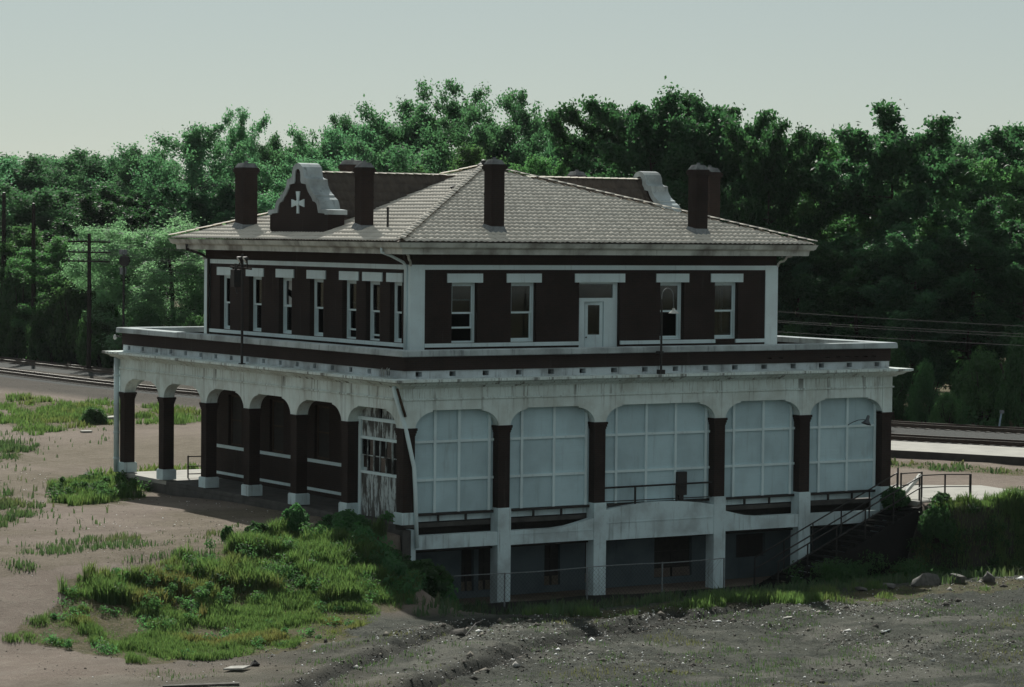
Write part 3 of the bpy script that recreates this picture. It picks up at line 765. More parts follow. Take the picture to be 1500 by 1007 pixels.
def window(side, u0, u1, z0, z1, raised=0.0, missing=(), blind=False):
    w = round(u1-u0, 2); h = round(z1-z0, 3)
    if w not in WCACHE:
        fr = MB(); wall(fr, lambda u, v, z: (u, v, z), .004, w-.004, .004, h-.004, .20, .33, [(.085, w-.085, .07, h-.08)])
        bm = fr.mesh('window_frame', M['trim'])
        def sash(z0, z1):
            s = MB(); wall(s, lambda u, v, z: (u, v, z), .09, w-.09, z0, z1, 0, .045, [(.15, w-.15, z0+.07, z1-.055)]); return s.mesh('sash', M['trim'])
        pane = MB(); pane.box(.14, .018, 0, w-.14, .024, h/2-.13)
        WCACHE[w] = (bm, sash(0, h/2-.03), pane.mesh('pane', M['glass']))
    fm, sm, pm = WCACHE[w]
    f = place(fm, 'window', side, u0, 0, z0, D)
    def sub(me, nm, v, z):
        o = link(nm, me, f); o.location = (0, v, z); return o
    sub(sm, 'sash', .225, h/2-.045); sub(sm, 'sash', .275, .075+raised)
    if 'top' not in missing: sub(pm, 'pane', .225, h/2+.025)
    if 'low' not in missing: sub(pm, 'pane', .275, .145+raised)
    if blind:
        mb = MB(); mb.add([(.14, .37, h-.1), (w-.14, .37, h-.1), (w-.14, .36, h-.5), (w*.6, .38, h-.58), (.14, .36, h-.46)], [(0, 1, 2, 3, 4)])
        mb.add([(.14, .36, h-.72), (w*.5, .38, h-.85), (w-.14, .36, h-.78), (w-.14, .37, h-1.12), (.14, .37, h-1.1)], [(0, 1, 2, 3, 4)])
        o = mb.build('torn_blind', M['lamp_metal'], f); o['label'] = 'torn white blind behind the glass'
    return f
for n, (T, LEN) in UP.items():
    ops = list(OPS[n])+([DOOR] if n == 'front' else [])
    mb = MB(); wall(mb, T, 0, LEN-.3, 5.46, 9.6, 0, .3, ops); mb.build('brick_wall', M['brick'], D)
    for i, (a, b, c, d) in enumerate(ops):
        e0, e1 = .21, .21
        if n == 'left' and i == 6: e1 = .10
        mb = MB(); mb.box(a-e0, -.045, d, b+e1, .19, d+.335, T); mb.build('lintel', M['trim'], D)
    for i, (a, b, c, d) in enumerate(OPS[n]):
        window(n, a, b, c, d, raised={('front', 0): .45, ('left', 4): .25, ('left', 5): .1}.get((n, i), 0), missing={('front', 0): ('low',), ('front', 2): ('low',), ('left', 2): ('top',), ('left', 3): ('low',)}.get((n, i), ()), blind=(n == 'left' and i == 2))
    # pale frame of each face: corner pilasters, top band, sill band
    pw = .57 if n in ('front', 'back') else .44
    for a, b in ((-.04, pw), (LEN-pw, LEN+.0)):
        mb = MB(); mb.box(a, -.04, 5.462, b, -.003, 9.05, T); mb.build('corner_pilaster', M['trim'], D)
    mb = MB(); mb.box(pw+.002, -.038, 8.87, LEN-pw-.002, -.003, 9.045, T); mb.build('frieze_band', M['trim'], D)
    cuts = [pw+.002]+([DOOR[0]-.01, DOOR[1]+.01] if n == 'front' else [])+[LEN-pw-.002]
    if n == 'front': cuts = cuts[:3]+[16.36-UX0, 17.36-UX0]+cuts[3:]
    for a, b in zip(cuts[0::2], cuts[1::2]):
        mb = MB(); mb.box(a, -.075, 6.02, b, -.003, 6.16, T); mb.build('sill_band', M['trim'], D)
# door on to the terrace
u0, u1, zb, zt = DOOR
mb = MB(); wall(mb, UP['front'][0], u0+.004, u1-.004, zb, zt-.004, .17, .30, [(u0+.36, u1-.62, zb, 7.66), (u0+.09, u1-.20, 7.80, zt-.07)]); dframe = mb.build('door_frame', M['trim'], D)
mb = MB(); mb.box(u0+.1, .22, 7.81, u1-.21, .23, zt-.08, UP['front'][0]); mb.build('pane', M['glass'], dframe)
lw = .74
mb = MB(); wall(mb, lambda u, v, z: (u, v, z), 0, lw, 0, 2.18, 0, .045, [(.13, lw-.13, .92, 2.05)])
mb.box(.13, .03, .2, lw-.13, .04, .75)
leaf = place(mb.mesh('door', M['trim']), 'door', 'front', u1-.63, .24, zb+.015, D); leaf.rotation_euler = (0, 0, math.pi-.22)
leaf.location = UP['front'][0](u1-.63, .26, zb+.015); leaf['label'] = 'pale part-glazed terrace door standing ajar'
mb = MB(); mb.box(.125, .02, .915, lw-.125, .026, 2.055); o = link('pane', mb.mesh('pane', M['glass']), leaf)
mb = MB(); mb.lathe((lw-.06, .0, .82), [(.0, -.03), (.03, -.02), (.035, 0), (.03, .02), (0, .03)], 8); mb.v = [(x, y+.075, z) for x, y, z in mb.v]; mb.box(lw-.075, .045, .8, lw-.045, .075, .84); mb.build('handle', M['dark_metal'], leaf)
# dim rooms inside
mb = MB(); mb.box(UX0+.31, UY0+.31, 5.46, UX1-.31, UY1-.31, 5.5); mb.box(UX0+.31, UY0+.31, 9.3, UX1-.31, UY1-.31, 9.35)
mb.box(UX0+.31, 12.2, 5.5, UX1-.31, 12.3, 9.3); mb.box(10.9, UY0+.31, 5.5, 11.0, 12.2, 9.3); mb.box(8.9, UY0+3.5, 5.5, 9.0, 12.2, 9.3); mb.box(UX0+3.5, 12.3, 5.5, UX0+3.6, UY1-.31, 9.3)
mb.box(UX0+3.2, UY0+.32, 5.5, UX0+3.3, 12.2, 9.3); mb.box(15.4, UY0+.32, 5.5, 15.5, 12.2, 9.3); mb.box(UX0+.31, UY0+3.4, 5.5, UX1-.31, UY0+3.5, 9.3)
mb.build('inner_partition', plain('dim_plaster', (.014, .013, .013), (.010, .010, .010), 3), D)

# ---------------------------------------------------------------- eaves, gutter, roof
EX0, EX1, EY0, EY1, EZ = UX0-1.116, UX1+1.116, UY0-1.116, UY1+1.116, 9.90
AX, AY, AZ = 10.99, 12.70, 12.91
mb = MB(); ring(mb, [(-.1, 9.44), (.10, 9.44), (.16, 9.50), (.82, 9.50), (.84, 9.44), (.90, 9.44), (.92, 9.63), (.96, 9.66), (.96, 9.80), (-.1, 9.86)], UX0, UY0, UX1, UY1); mb.build('eave_cornice', M['eave'], D)
mb = MB(); ring(mb, [(.965, 9.70), (1.03, 9.66), (1.09, 9.70), (1.15, 9.84), (1.17, 9.87), (1.14, 9.87), (1.07, 9.72), (.965, 9.80)], UX0, UY0, UX1, UY1); mb.build('gutter', M['eave'], D)
# scroll brackets under the corners
for cx, cy, sx, sy in ((UX1, UY0, 1, -1), (UX0, UY0, -1, -1), (UX0, UY1, -1, 1), (UX1, UY1, 1, 1)):
    mb = MB(); pts = [(.04, 9.0), (.06, 9.12), (.14, 9.2), (.26, 9.22), (.34, 9.3), (.40, 9.40), (.55, 9.42), (.62, 9.48)]
    mb.tube([(cx+sx*r*.72, cy+sy*r*.72, z) for r, z in pts], .045, 6); mb.build('bracket', M['eave'], D)
# tile shape: half-round barrel, thick lip at the lower end
def tile_geo(r0=.119, r1=.112, ln=.50, seg=6):
    v = []; f = []
    prof = lambda k, r: (-r*(1-2*k/seg), (.036*(.5-.5*math.cos(2*math.pi*k/seg)))*r/.119)
    for (r, y, zo) in ((r0, 0, .013), (r1, ln, .0)):
        for k in range(seg+1):
            a_, b_ = prof(k, r); v.append((a_, y, zo+b_))
    for k in range(seg+1):
        a_, b_ = prof(k, r0-.004); v.append((a_, .0, .004+b_))
    for k in range(seg+1):
        a_, b_ = prof(k, r0-.004); v.append((a_, .10, .003+b_))
    n = seg+1
    for k in range(seg):
        f.append((k, k+1, n+k+1, n+k)); f.append((2*n+k, 2*n+k+1, k+1, k)); f.append((3*n+k, 3*n+k+1, 2*n+k+1, 2*n+k))
    return np.array(v), np.array(f)
TV, TF = tile_geo()
tile_me = np_mesh('roof_tile', TV, TF, M['tile'], 4)
PIT, EXP = .235, .445
def tile_slots(A, B, C, extra=None):
    """slots on the plane through eave A-B rising to C; returns frame and (s,t) list inside the triangle or polygon"""
    A, B, C = Vector(A), Vector(B), Vector(C); s = (B-A).normalized(); n = s.cross(C-A).normalized(); t = n.cross(s)
    tri = [(0, 0), ((B-A).length, 0), ((C-A).dot(s), (C-A).dot(t))] if extra is None else [((Vector(p)-A).dot(s), (Vector(p)-A).dot(t)) for p in extra]
    hi = max(q[1] for q in tri); lo = min(q[0] for q in tri); hs = max(q[0] for q in tri)
    out = []; r = 0
    while r*EXP < hi-.1:
        tt = r*EXP; k = 0; x = lo+PIT/2
        while x < hs:
            if bool(in_poly(np.array([x]), np.array([tt+.22]), tri)[0]): out.append((x, tt, r))
            x += PIT
        r += 1
    return A, s, t, n, out
def tile_mesh(A, s, t, n, slots, mat, lift=.02):
    R = np.array([s, t, n]).T; vs = []; fs = []
    for i, (x, y, r) in enumerate(slots):
        a = random.gauss(0, .010); jx, jy = random.gauss(0, .003), random.gauss(0, .006)
        v = TV.copy(); c, sn = math.cos(a), math.sin(a); v = np.stack([v[:, 0]*c-v[:, 1]*sn, v[:, 0]*sn+v[:, 1]*c, v[:, 2]], 1)
        v = v+np.array([x+jx, y+jy-.06, lift+random.uniform(0, .006)]); vs.append(v@R.T+np.array(A)); fs.append(TF+i*len(TV))
    return np_mesh('roof_tiles', np.concatenate(vs), np.concatenate(fs), mat, 4)
# gable over-roof data used to cut the side slopes
GZ, GM = 12.52, 1.22      # ridge height and pitch of the cross gables
K = (AZ-EZ)/(AX-EX0)
c4 = [(EX0, EY0, EZ), (EX1, EY0, EZ), (EX1, EY1, EZ), (EX0, EY1, EZ)]; ap = (AX, AY, AZ)
roof = MB()
for i in range(4):
    a, b = c4[i], c4[(i+1) % 4]; roof.add([a, b, ap], [(0, 1, 2)])
roof.add([(x, y, z-.03) for x, y, z in c4], [(3, 2, 1, 0)])
roof = roof.build('roof', M['tile_dark'], D)
first = True
for i in range(4):
    A, s, t, n, sl = tile_slots(c4[i], c4[(i+1) % 4], ap)
    # leave out tiles that the cross gables, chimneys and curved gables stand on
    keep = []
    for x, y, r in sl:
        p = A+s*x+t*(y+.22)
        if i in (1, 3):
            dy = abs(p.y-AY); gz = GZ-GM*dy
            if gz > p.z+.05 and UX0+.3 < p.x < UX1-.3: continue
            if dy < 2.35 and (p.x < UX0+.75 and p.x > UX0-.15 or p.x > UX1-.75 and p.x < UX1+.15): continue
        keep.append((x, y, r))
    if i == 0:
        R3 = Matrix((s, t, n)).transposed().to_4x4()
        solo = keep[:300]; keep = keep[300:]
        for x, y, r in solo:
            o = link('roof_tile', tile_me, roof)
            p = A+s*(x+random.gauss(0, .006))+t*(y-.06+random.gauss(0, .012))+n*(.02+random.uniform(0, .006))
            o.matrix_world = Matrix.Translation(p) @ R3 @ Matrix.Rotation(random.gauss(0, .010), 4, 'Z')
    kind(link('roof_tiles', tile_mesh(A, s, t, n, keep, M['tile']), roof), 'stuff')
# hip tiles
for i, c in enumerate(c4):
    a, b = Vector(c), Vector(ap); d = (b-a); Ln = d.length; d.normalize()
    sid = d.cross(Vector((0, 0, 1))).normalized(); up = sid.cross(d)
    cnt = int(Ln/.40); vs = []; fs = []
    R = np.array([sid, d, up]).T
    for k in range(cnt):
        v = TV*np.array([1.25, .9, 1.15]); v = v+np.array([random.gauss(0, .008), k*.40, .10+random.uniform(0, .015)])
        vs.append(v@R.T+np.array(a)); fs.append(TF+k*len(TV))
    kind(link('hip_tiles', np_mesh('hip_tiles', np.concatenate(vs), np.concatenate(fs), M['tile'], 4), roof), 'stuff')
mb = MB(); mb.lathe((AX, AY, AZ-.02), [(.30, 0), (.26, .12), (.14, .2), (.10, .30), (0, .34)], 10); mb.build('finial', M['dark_metal'], roof)

# cross gables with curved mission parapets on the left and right faces
PROF = [(-2.5, 10.88), (-2.5, 11.06), (-1.93, 11.10), (-1.90, 11.20), (-1.84, 11.34), (-1.74, 11.46), (-1.60, 11.53), (-1.46, 11.56), (-1.46, 11.64), (-1.34, 11.68), (-1.18, 11.78), (-1.06, 11.89), (-.95, 12.02), (-.90, 12.16), (-.90, 12.26), (-.66, 12.29), (-.52, 12.36), (-.48, 12.46), (-.46, 12.60), (-.38, 12.74), (-.22, 12.85), (0, 12.90)]
PROF = PROF+[(-a, z) for a, z in PROF[-2::-1]]
INN = [(-2.24, 10.88), (-2.24, 10.92), (-1.72, 10.95), (-1.66, 11.10), (-1.62, 11.22), (-1.54, 11.32), (-1.44, 11.37), (-1.26, 11.40), (-1.22, 11.47), (-1.16, 11.54), (-1.02, 11.64), (-.88, 11.76), (-.76, 11.90), (-.70, 12.02), (-.68, 12.06), (-.50, 12.08), (-.30, 12.10), (-.24, 12.20), (-.24, 12.42), (-.20, 12.56), (-.12, 12.64), (0, 12.67)]
INN = INN+[(-a, z) for a, z in INN[-2::-1]]
for side in ('left', 'right'):
    sg = -1 if side == 'left' else 1
    xf = (UX0-.10) if sg < 0 else (UX1+.10)
    X = lambda d: xf-sg*d            # d = distance inwards from the outer face
    yc = AY
    g = MB(); body = [(-2.42, 10.0)]+[(a*.985, z-.05) for a, z in PROF]+[(2.42, 10.0)]
    body = [(-2.42, 10.0), (-2.42, 10.86)]+[(a*.97, z-.06) for a, z in PROF[2:-2]]+[(2.42, 10.86), (2.42, 10.0)]
    g.prism(body, lambda a, z: (X(0), yc+a, z), lambda a, z: (X(.72), yc+a, z))
    gable = g.build('gable', M['brick'], D, label='curved brick gable of the %s' % ('left slope with stone cross' if sg < 0 else 'right slope seen from behind'))
    m = MB(); n = len(PROF)
    for i in range(n-1):
        (a0, z0), (a1, z1), (b0, y0), (b1, y1) = PROF[i], PROF[i+1], INN[i], INN[i+1]
        P = lambda a, z, d: (X(d), yc+a, z)
        m.quad(P(a0, z0, -.05), P(a1, z1, -.05), P(a1, z1, .80), P(a0, z0, .80))
        m.quad(P(a0, z0, -.05), P(a1, z1, -.05), P(b1, y1, -.05), P(b0, y0, -.05))
        m.quad(P(a0, z0, .80), P(a1, z1, .80), P(b1, y1, .80), P(b0, y0, .80))
        m.quad(P(b0, y0, -.05), P(b1, y1, -.05), P(b1, y1, .02), P(b0, y0, .02))
    for i in (0, n-1): (a, z), (b, y) = PROF[i], INN[i]; m.quad((X(-.05), yc+a, z), (X(.8), yc+a, z), (X(.8), yc+b, y), (X(-.05), yc+b, y))
    m.build('coping', M['coping'], gable)
    m = MB()          # stone cross: flared arms about a round boss
    fz = 11.33
    for dy, dz in ((0, 1), (1, 0), (-1, 0), (0, -1)):
        l0, l1 = .12, (.50 if dz >= 0 and dz else (.52 if dy else .44))
        q = []
        for rr, hw in ((l0, .07), (l1, .155 if dy or dz > 0 else .09)):
            for sgn in (-1, 1):
                q.append((dy*rr+(hw*sgn if dz else 0), dz*rr*.92+(hw*sgn if dy else 0)))
        q = [q[0], q[1], q[3], q[2]]
        m.prism(q, lambda a, z: (X(-.045), yc+a, fz+z), lambda a, z: (X(.01), yc+a, fz+z))
    bs = [(.13*math.cos(t), .13*math.sin(t)) for t in np.linspace(0, 2*math.pi, 13)[:-1]]
    m.prism(bs, lambda a, z: (X(-.07), yc+a, fz+z), lambda a, z: (X(.01), yc+a, fz+z)); m.build('cross_ornament', M['trim'], gable)
    m = MB(); m.box(min(X(-.012), X(.01)), yc-.13, 12.1, max(X(-.012), X(.01)), yc+.13, 12.5); m.build('niche', M['void'], gable)
    # gable roof back to the main slope
    xw = X(.72); xr = EX0+(GZ-EZ)/K if sg < 0 else EX1-(GZ-EZ)/K
    zb = EZ+K*((xw-EX0) if sg < 0 else (EX1-xw)); dyb = (GZ-zb)/GM
    m = MB()
    for s2 in (-1, 1):
        pts = [(xw, yc, GZ), (xw, yc+s2*dyb, zb), (xr, yc, GZ)]
        m.add([(x, y, z+.01) for x, y, z in pts], [(0, 1, 2)])
        A3 = (xw, yc+s2*dyb, zb); Bv = Vector((1, 0, 0))
        fwd = (xr-xw > 0) == (s2 < 0)
        a = Vector((xw if fwd else xr, yc+s2*dyb, zb)); b = Vector((xr if fwd else xw, yc+s2*dyb, zb)); c = Vector((a.x, yc, GZ))
        A_, s_, t_, n_, sl = tile_slots(a, b, c, pts)
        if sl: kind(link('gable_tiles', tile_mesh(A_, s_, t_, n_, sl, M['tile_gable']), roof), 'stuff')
    m.build('gable_roof', M['tile_dark'], D)
    m = MB(); vs = []; fs = []
    R = np.array([(0, 1, 0), (1 if xr > xw else -1, 0, 0), (0, 0, 1)], float).T
    for k in range(int(abs(xr-xw)/.40)):
        v = TV*np.array([1.2, .9, 1.2])+np.array([0, k*.40, .03]); vs.append(v@R.T+np.array([xw, yc, GZ])); fs.append(TF+k*len(TV))
    kind(link('ridge_tiles', np_mesh('ridge_tiles', np.concatenate(vs), np.concatenate(fs), M['tile'], 4), roof), 'stuff')

# chimneys
def chimney(x0, y0, x1, y1, zt, lab=None, cap=M['cap']):
    zb = min(EZ+K*min(max(x0-EX0, 0), max(EX1-x1, 0), max(y0-EY0, 0), max(EY1-y1, 0)), 12)-.2
    m = MB(); m.box(x0, y0, zb, x1, y1, zt-.45)
    for g, a, b in ((.03, .45, .38), (.07, .38, .26), (.04, .26, .20)): m.box(x0-g, y0-g, zt-a, x1+g, y1+g, zt-b)
    m.box(x0-.015, y0-.015, zt-1.35, x1+.015, y1+.015, zt-1.29)
    c = m.build('chimney', M['brick'], D, label=lab)
    m = MB(); cx, cy = (x0+x1)/2, (y0+y1)/2
    a = [(x0-.02, y0-.02, zt-.2), (x1+.02, y0-.02, zt-.2), (x1+.02, y1+.02, zt-.2), (x0-.02, y1+.02, zt-.2)]
    b = [(x0+.08, y0+.08, zt), (x1-.08, y0+.08, zt-.03), (x1-.08, y1-.08, zt), (x0+.08, y1-.08, zt-.02)]
    m.add(a+b, [(0, 1, 5, 4), (1, 2, 6, 5), (2, 3, 7, 6), (3, 0, 4, 7), (4, 5, 6, 7)])
    m.tube([(cx, cy, zt-.05), (cx, cy, zt+.07)], .07, 8); m.build('chimney_cap', cap, c)
    m = MB(); zz = zb+.2
    m.add([(x0-.1, y0-.12, zz-.05), (x1+.1, y0-.12, zz-.05), (x1+.1, y1+.1, zz+.12), (x0-.1, y1+.1, zz+.12), (x0-.008, y0-.008, zz+.22), (x1+.008, y0-.008, zz+.22), (x1+.008, y1+.008, zz+.32), (x0-.008, y1+.008, zz+.32)],
          [(0, 1, 5, 4), (1, 2, 6, 5), (2, 3, 7, 6), (3, 0, 4, 7)]); m.build('flashing', M['grey_metal'], c)
chimney(6.07, 4.09, 6.62, 4.64, 12.99); chimney(15.43, 4.09, 15.98, 4.64, 12.98)
chimney(2.64, 17.74, 3.28, 18.48, 13.0); chimney(2.64, 7.86, 3.16, 8.38, 12.86)
chimney(18.82, 7.86, 19.36, 8.6, 13.0); chimney(18.82, 17.74, 19.36, 18.4, 12.98)
chimney(8.95, 20.6, 9.85, 21.13, 13.30)
m = MB(); m.tube([(2.98, 6.45, 10.2), (2.98, 6.45, 11.16)], .045, 8); m.build('vent_pipe', M['dark_metal'], D)
m = MB(); m.tube([(7.6, 9.5, 11.75), (7.6, 9.5, 12.02)], .05, 8); m.lathe((7.6, 9.5, 11.98), [(.10, 0), (.09, .05), (0, .1)], 8); m.build('roof_vent', M['dark_metal'], D)
# downspouts
def pipe(name, pts, r, mat, lab=None, n=8):
    m = MB(); m.tube(pts, r, n); return m.build(name, mat, D, True, lab)
pipe('downspout', [(1.62, 4.5, 9.70), (1.62, 4.5, 9.50), (1.95, 4.42, 9.38), (2.42, 4.30, 9.14), (2.53, 4.28, 9.0), (2.53, 4.28, 5.6)], .055, M['trim'])
pipe('downspout', [(1.62, 20.9, 9.72), (1.62, 20.9, 9.45), (2.2, 20.75, 9.25), (2.53, 20.70, 9.08), (2.53, 20.70, 5.6)], .06, M['dark_metal'])
pipe('downspout', [(-.10, 24.02, 4.85), (-.10, 24.02, .02)], .12, M['concrete'], 'white downpipe at the far corner of the arcade', 10)
m = MB()
for z in (.6, 1.7, 2.9, 4.1): m.tube([(-.10, 24.02, z-.04), (-.10, 24.02, z+.04)], .14, 10)
m.build('pipe_clip', M['concrete'], D)
pipe('downspout', [(-.22, .30, 4.86), (-.20, .22, 4.55), (.10, -.05, 3.3), (.38, -.12, 2.05), (.44, -.12, 1.2), (.52, -.12, -.78)], .075, M['trim'], 'broken white downpipe hanging loose from the corner')
pipe('downspout', [(-.30, -.08, 4.80), (-.12, -.06, 4.3), (.06, -.05, 3.82)], .05, M['wood'], 'dark torn strip beside the broken downpipe')
m = MB()
for k in range(5):
    y = .55+k*.12; h = random.uniform(.22, .40); m.add([(-.30, y, 5.13), (-.22, y+.13, 5.13), (-.16+random.uniform(-.1, .05), y+.12, 5.13+h), (-.30, y+.03, 5.13+h*.9)], [(0, 1, 2, 3)])
tag(m.build('crumpled_flashing', M['lamp_metal']), 'crumpled pale scrap lying on the cornice at the near corner', 'scrap')

# ---------------------------------------------------------------- things on and around the depot
M['old_steel'] = plain('dull_steel', (.10, .115, .13), (.07, .08, .09), 8, .7, .3)
# floodlight pole on the left cornice
t = thing('floodlight_pole', 'dark pole with twin floodlights rising from the cornice before the left upper windows', 'lamp pole', (-.36, 11.79, 5.12))
m = MB(); m.tube([(0, 0, 0), (0, 0, 4.22)], [.055, .045], 8); m.box(-.1, -.1, 0, .1, .1, .04); m.build('pole', M['dark_metal'], t)
m = MB(); m.tube([(0, 1.05, 3.72), (0, -.75, 3.66)], .04, 6); m.tube([(0, .5, 3.7), (0, 0, 4.0)], .025, 6); m.build('crossarm', M['pole'], t)
m = MB(); m.box(-.14, .42, 2.95, .14, .74, 3.62); m.tube([(0, .58, 3.62), (0, .58, 3.85)], .05); m.tube([(0, .58, 2.95), (.02, .5, 2.7)], .03); m.build('transformer_box', M['dark_metal'], t)
def flood(y, dz):
    m = MB(); m.lathe((0, 0, 0), [(.04, .12), (.07, .10), (.10, .04), (.14, -.03), (.15, -.045), (.13, -.045)], 12)
    R = Matrix.Rotation(rad(58), 4, 'Y') @ Matrix.Rotation(rad(10), 4, 'X'); m.v = [tuple(R @ Vector(p)+Vector((-.08, y, 4.02+dz))) for p in m.v]
    b = m.build('floodlight', M['dark_metal'], t, True)
    m = MB(); m.lathe((0, 0, 0), [(.13, -.04), (.09, -.06), (0, -.07)], 12); m.v = [tuple(R @ Vector(p)+Vector((-.08, y, 4.02+dz))) for p in m.v]; m.build('lens', M['lamp_metal'], b, True)
    m = MB(); m.tube([(0, y, 3.68), (0, y, 3.95+dz)], .025); m.build('stem', M['dark_metal'], b)
flood(.10, 0); flood(-.40, 0)

# gooseneck lamp pole on the front cornice
t = thing('gooseneck_lamp_pole', 'thin pole with curved arm and pale lamp shade standing on the front cornice', 'lamp pole', (10.69, -.36, 5.12))
m = MB(); m.tube([(0, 0, 0), (0, 0, 2.75)], [.045, .035], 8); m.box(-.12, -.1, 0, .12, .1, .16); m.box(-.07, -.06, .72, .07, .3, .84); m.build('pole', M['dark_metal'], t)
m = MB(); m.tube([(0, 0, 2.7)]+[(.26-.26*math.cos(a), 0, 2.85+.30*math.sin(a)) for a in np.linspace(0, math.pi, 12)]+[(.54, 0, 2.40)], .016, 6); m.build('arm', M['grey_metal'], t, True)
m = MB(); m.lathe((.54, 0, 2.22), [(.04, .20), (.06, .14), (.08, .10), (.19, .02), (.20, 0), (.18, 0), (.08, .07), (0, .08)], 14); m.build('lamp_shade', M['lamp_metal'], t, True)

# wall lamp on the right-hand panel bay
t = thing('wall_lamp', 'small gooseneck wall lamp with bell shade on the rightmost white panel bay', 'lamp', (20.05, .30, 2.95))
m = MB(); m.tube([(0, 0, -.02), (.02, -.25, .10), (.10, -.5, .2), (.30, -.62, .22), (.40, -.62, .20)], .016, 6); m.build('arm', M['old_steel'], t, True)
m = MB(); m.lathe((0, 0, 0), [(.03, .30), (.06, .26), (.07, .12), (.12, .04), (.19, -.04), (.2, -.06), (.17, -.05)], 12)
R = Matrix.Rotation(rad(18), 4, 'Y'); m.v = [tuple(R @ Vector(p)+Vector((.42, -.62, .10))) for p in m.v]; m.build('lamp_shade', M['old_steel'], t, True)
# bright lamp on the far-left parapet corner
t = thing('corner_lamp', 'small bright lamp bulb on the parapet at the far left corner', 'lamp', (-.02, 24.06, 5.62))
m = MB(); m.tube([(.1, -.1, .1), (0, .0, .1), (-.10, .06, .1)], .03, 6); m.build('bracket', M['dark_metal'], t)
m = MB(); m.lathe((-.12, .08, .08), [(0, -.11), (.05, -.09), (.075, -.03), (.07, .03), (.04, .08), (.02, .10), (0, .10)], 12); m.build('bulb', M['lamp_metal'], t, True)

# outside stair along the front
t = thing('outside_stair', 'dark concrete stair with iron railing descending in front of the rightmost bays', 'stair', (21.95, -.45, 0))
N = 17; run = .405; rise = 2.93/N
for i in range(N):
    m = MB(); x1 = -i*run; x0 = x1-run; z = -i*rise-.0
    m.box(x0-.03, -1.45, z-rise-.14, x1, 0, z-rise); m.build('step', M['stair_shade'], t)
for y in (-1.50, .0):
    m = MB(); y0 = y if y < 0 else .0
    m.prism([(0, -.10), (-N*run, -2.93-.10), (-N*run, -3.4), (0, -3.4)] if y < 0 else [(0, -.05), (-N*run, -2.93-.05), (-N*run, -3.35), (0, -.45)], lambda x, z: (x, y0-.0+(-.0), z), lambda x, z: (x, y0+.045, z)); m.build('stringer', M['stair_shade'], t)
for y in (.02, -1.42):
    m = MB(); sl = -2.93/(N*run)
    for h in (1.05, .62): m.tube([(0, y, h+.0), (-N*run, y, h-2.93)], .028, 6)
    m.tube([(-N*run, y, 1.05-2.93), (-N*run-.02, y, -2.95)], .03, 6)
    for k in range(0, 6): x = -k*N*run/5; m.tube([(x, y, x*(2.93/(N*run))-.15), (x, y, x*(2.93/(N*run))+1.05)], .03, 6)
    m.build('railing', M['dark_metal'], t)

# pipe railing round the stair head
t = thing('stair_head_railing', 'thin dark pipe railing standing on the walk at the head of the outside stair', 'railing', (22.3, -1.35, .03))
posts = [(0, 0), (1.27, -.03), (2.18, -.47)]
for x, y in posts:
    m = MB(); m.tube([(x, y, -.3), (x, y, 1.0)], .035 if x < 2 else .05, 8); m.build('post', M['dark_metal'], t)
m = MB(); m.tube([(0, 0, .98), (1.27, -.03, .98), (2.18, -.47, .98)], .025, 6); m.build('top_rail', M['dark_metal'], t)
m = MB(); m.tube([(0, 0, .5), (1.27, -.03, .5), (2.18, -.47, .5)], .02, 6); m.build('mid_rail', M['dark_metal'], t)
t = thing('landing_railing', 'short dark pipe railing beside the front corner column above the stair', 'railing', (22.28, -.25, .03))
for x, y in ((-.10, .05), (.02, -.0), (1.12, .05)):
    m = MB(); m.tube([(x, y, -.2), (x, y, 1.0+(.2 if x < 0 else 0))], .035, 8); m.build('post', M['dark_metal'], t)
m = MB(); m.tube([(0, 0, .97), (1.12, .05, .97)], .025, 6); m.build('top_rail', M['dark_metal'], t)
m = MB(); m.tube([(0, 0, .50), (1.12, .05, .50)], .02, 6); m.build('mid_rail', M['dark_metal'], t)
m = MB(); m.prism([(22.28, .30), (22.40, .24), (23.18, .92), (23.06, .98)], lambda x, z: (x, -.52, z), lambda x, z: (x, -.40, z))
tag(m.build('plank', M['lamp_metal']), 'pale sunlit board leaning against the short railing at the stair head', 'board')

# wire fence in front of the basement
t = thing('wire_fence', 'sagging wire mesh fence with pale top rail in front of the basement piers', 'fence', (.2, -1.0, -2.95))
fx = [0.1, 3.4, 6.9, 10.2, 13.0]
m = MB(); m.tube([(x, 0, 1.20+.02*math.sin(x)) for x in np.linspace(.1, 13.0, 27)], .018, 6); m.build('top_rail', M['grey_metal'], t)
for x in fx:
    m = MB(); m.tube([(x, 0, -.3), (x, 0, 1.22)], .03, 8); m.build('post', M['grey_metal'], t)
m = MB(); d = .16
for k in range(int(13.0/d)+8):
    for sg in (1, -1):
        x0 = .1+k*d-(1.15 if sg > 0 else 0); a = (x0, 0, .03); b = (x0+sg*1.15 if sg > 0 else x0-1.15, 0, 1.18)
        if min(a[0], b[0]) < .1 or max(a[0], b[0]) > 13.0: continue
        m.tube([a, b], .0035, 3, False)
kind(m.build('wire_mesh', M['dark_metal'], t), 'stuff')

# porch railing seen through the arcade
t = thing('porch_railing', 'small dark iron railing on the porch floor seen through the left arcade', 'railing', (1.45, 20.3, 0))
for x in (0, 1.3):
    m = MB(); m.tube([(x, 0, 0), (x, 0, .92)], .035, 8); m.build('post', M['dark_metal'], t)
for z in (.88, .48, .16):
    m = MB(); m.tube([(0, 0, z), (1.3, 0, z-.02)], .025, 6); m.build('bar', M['dark_metal'], t)

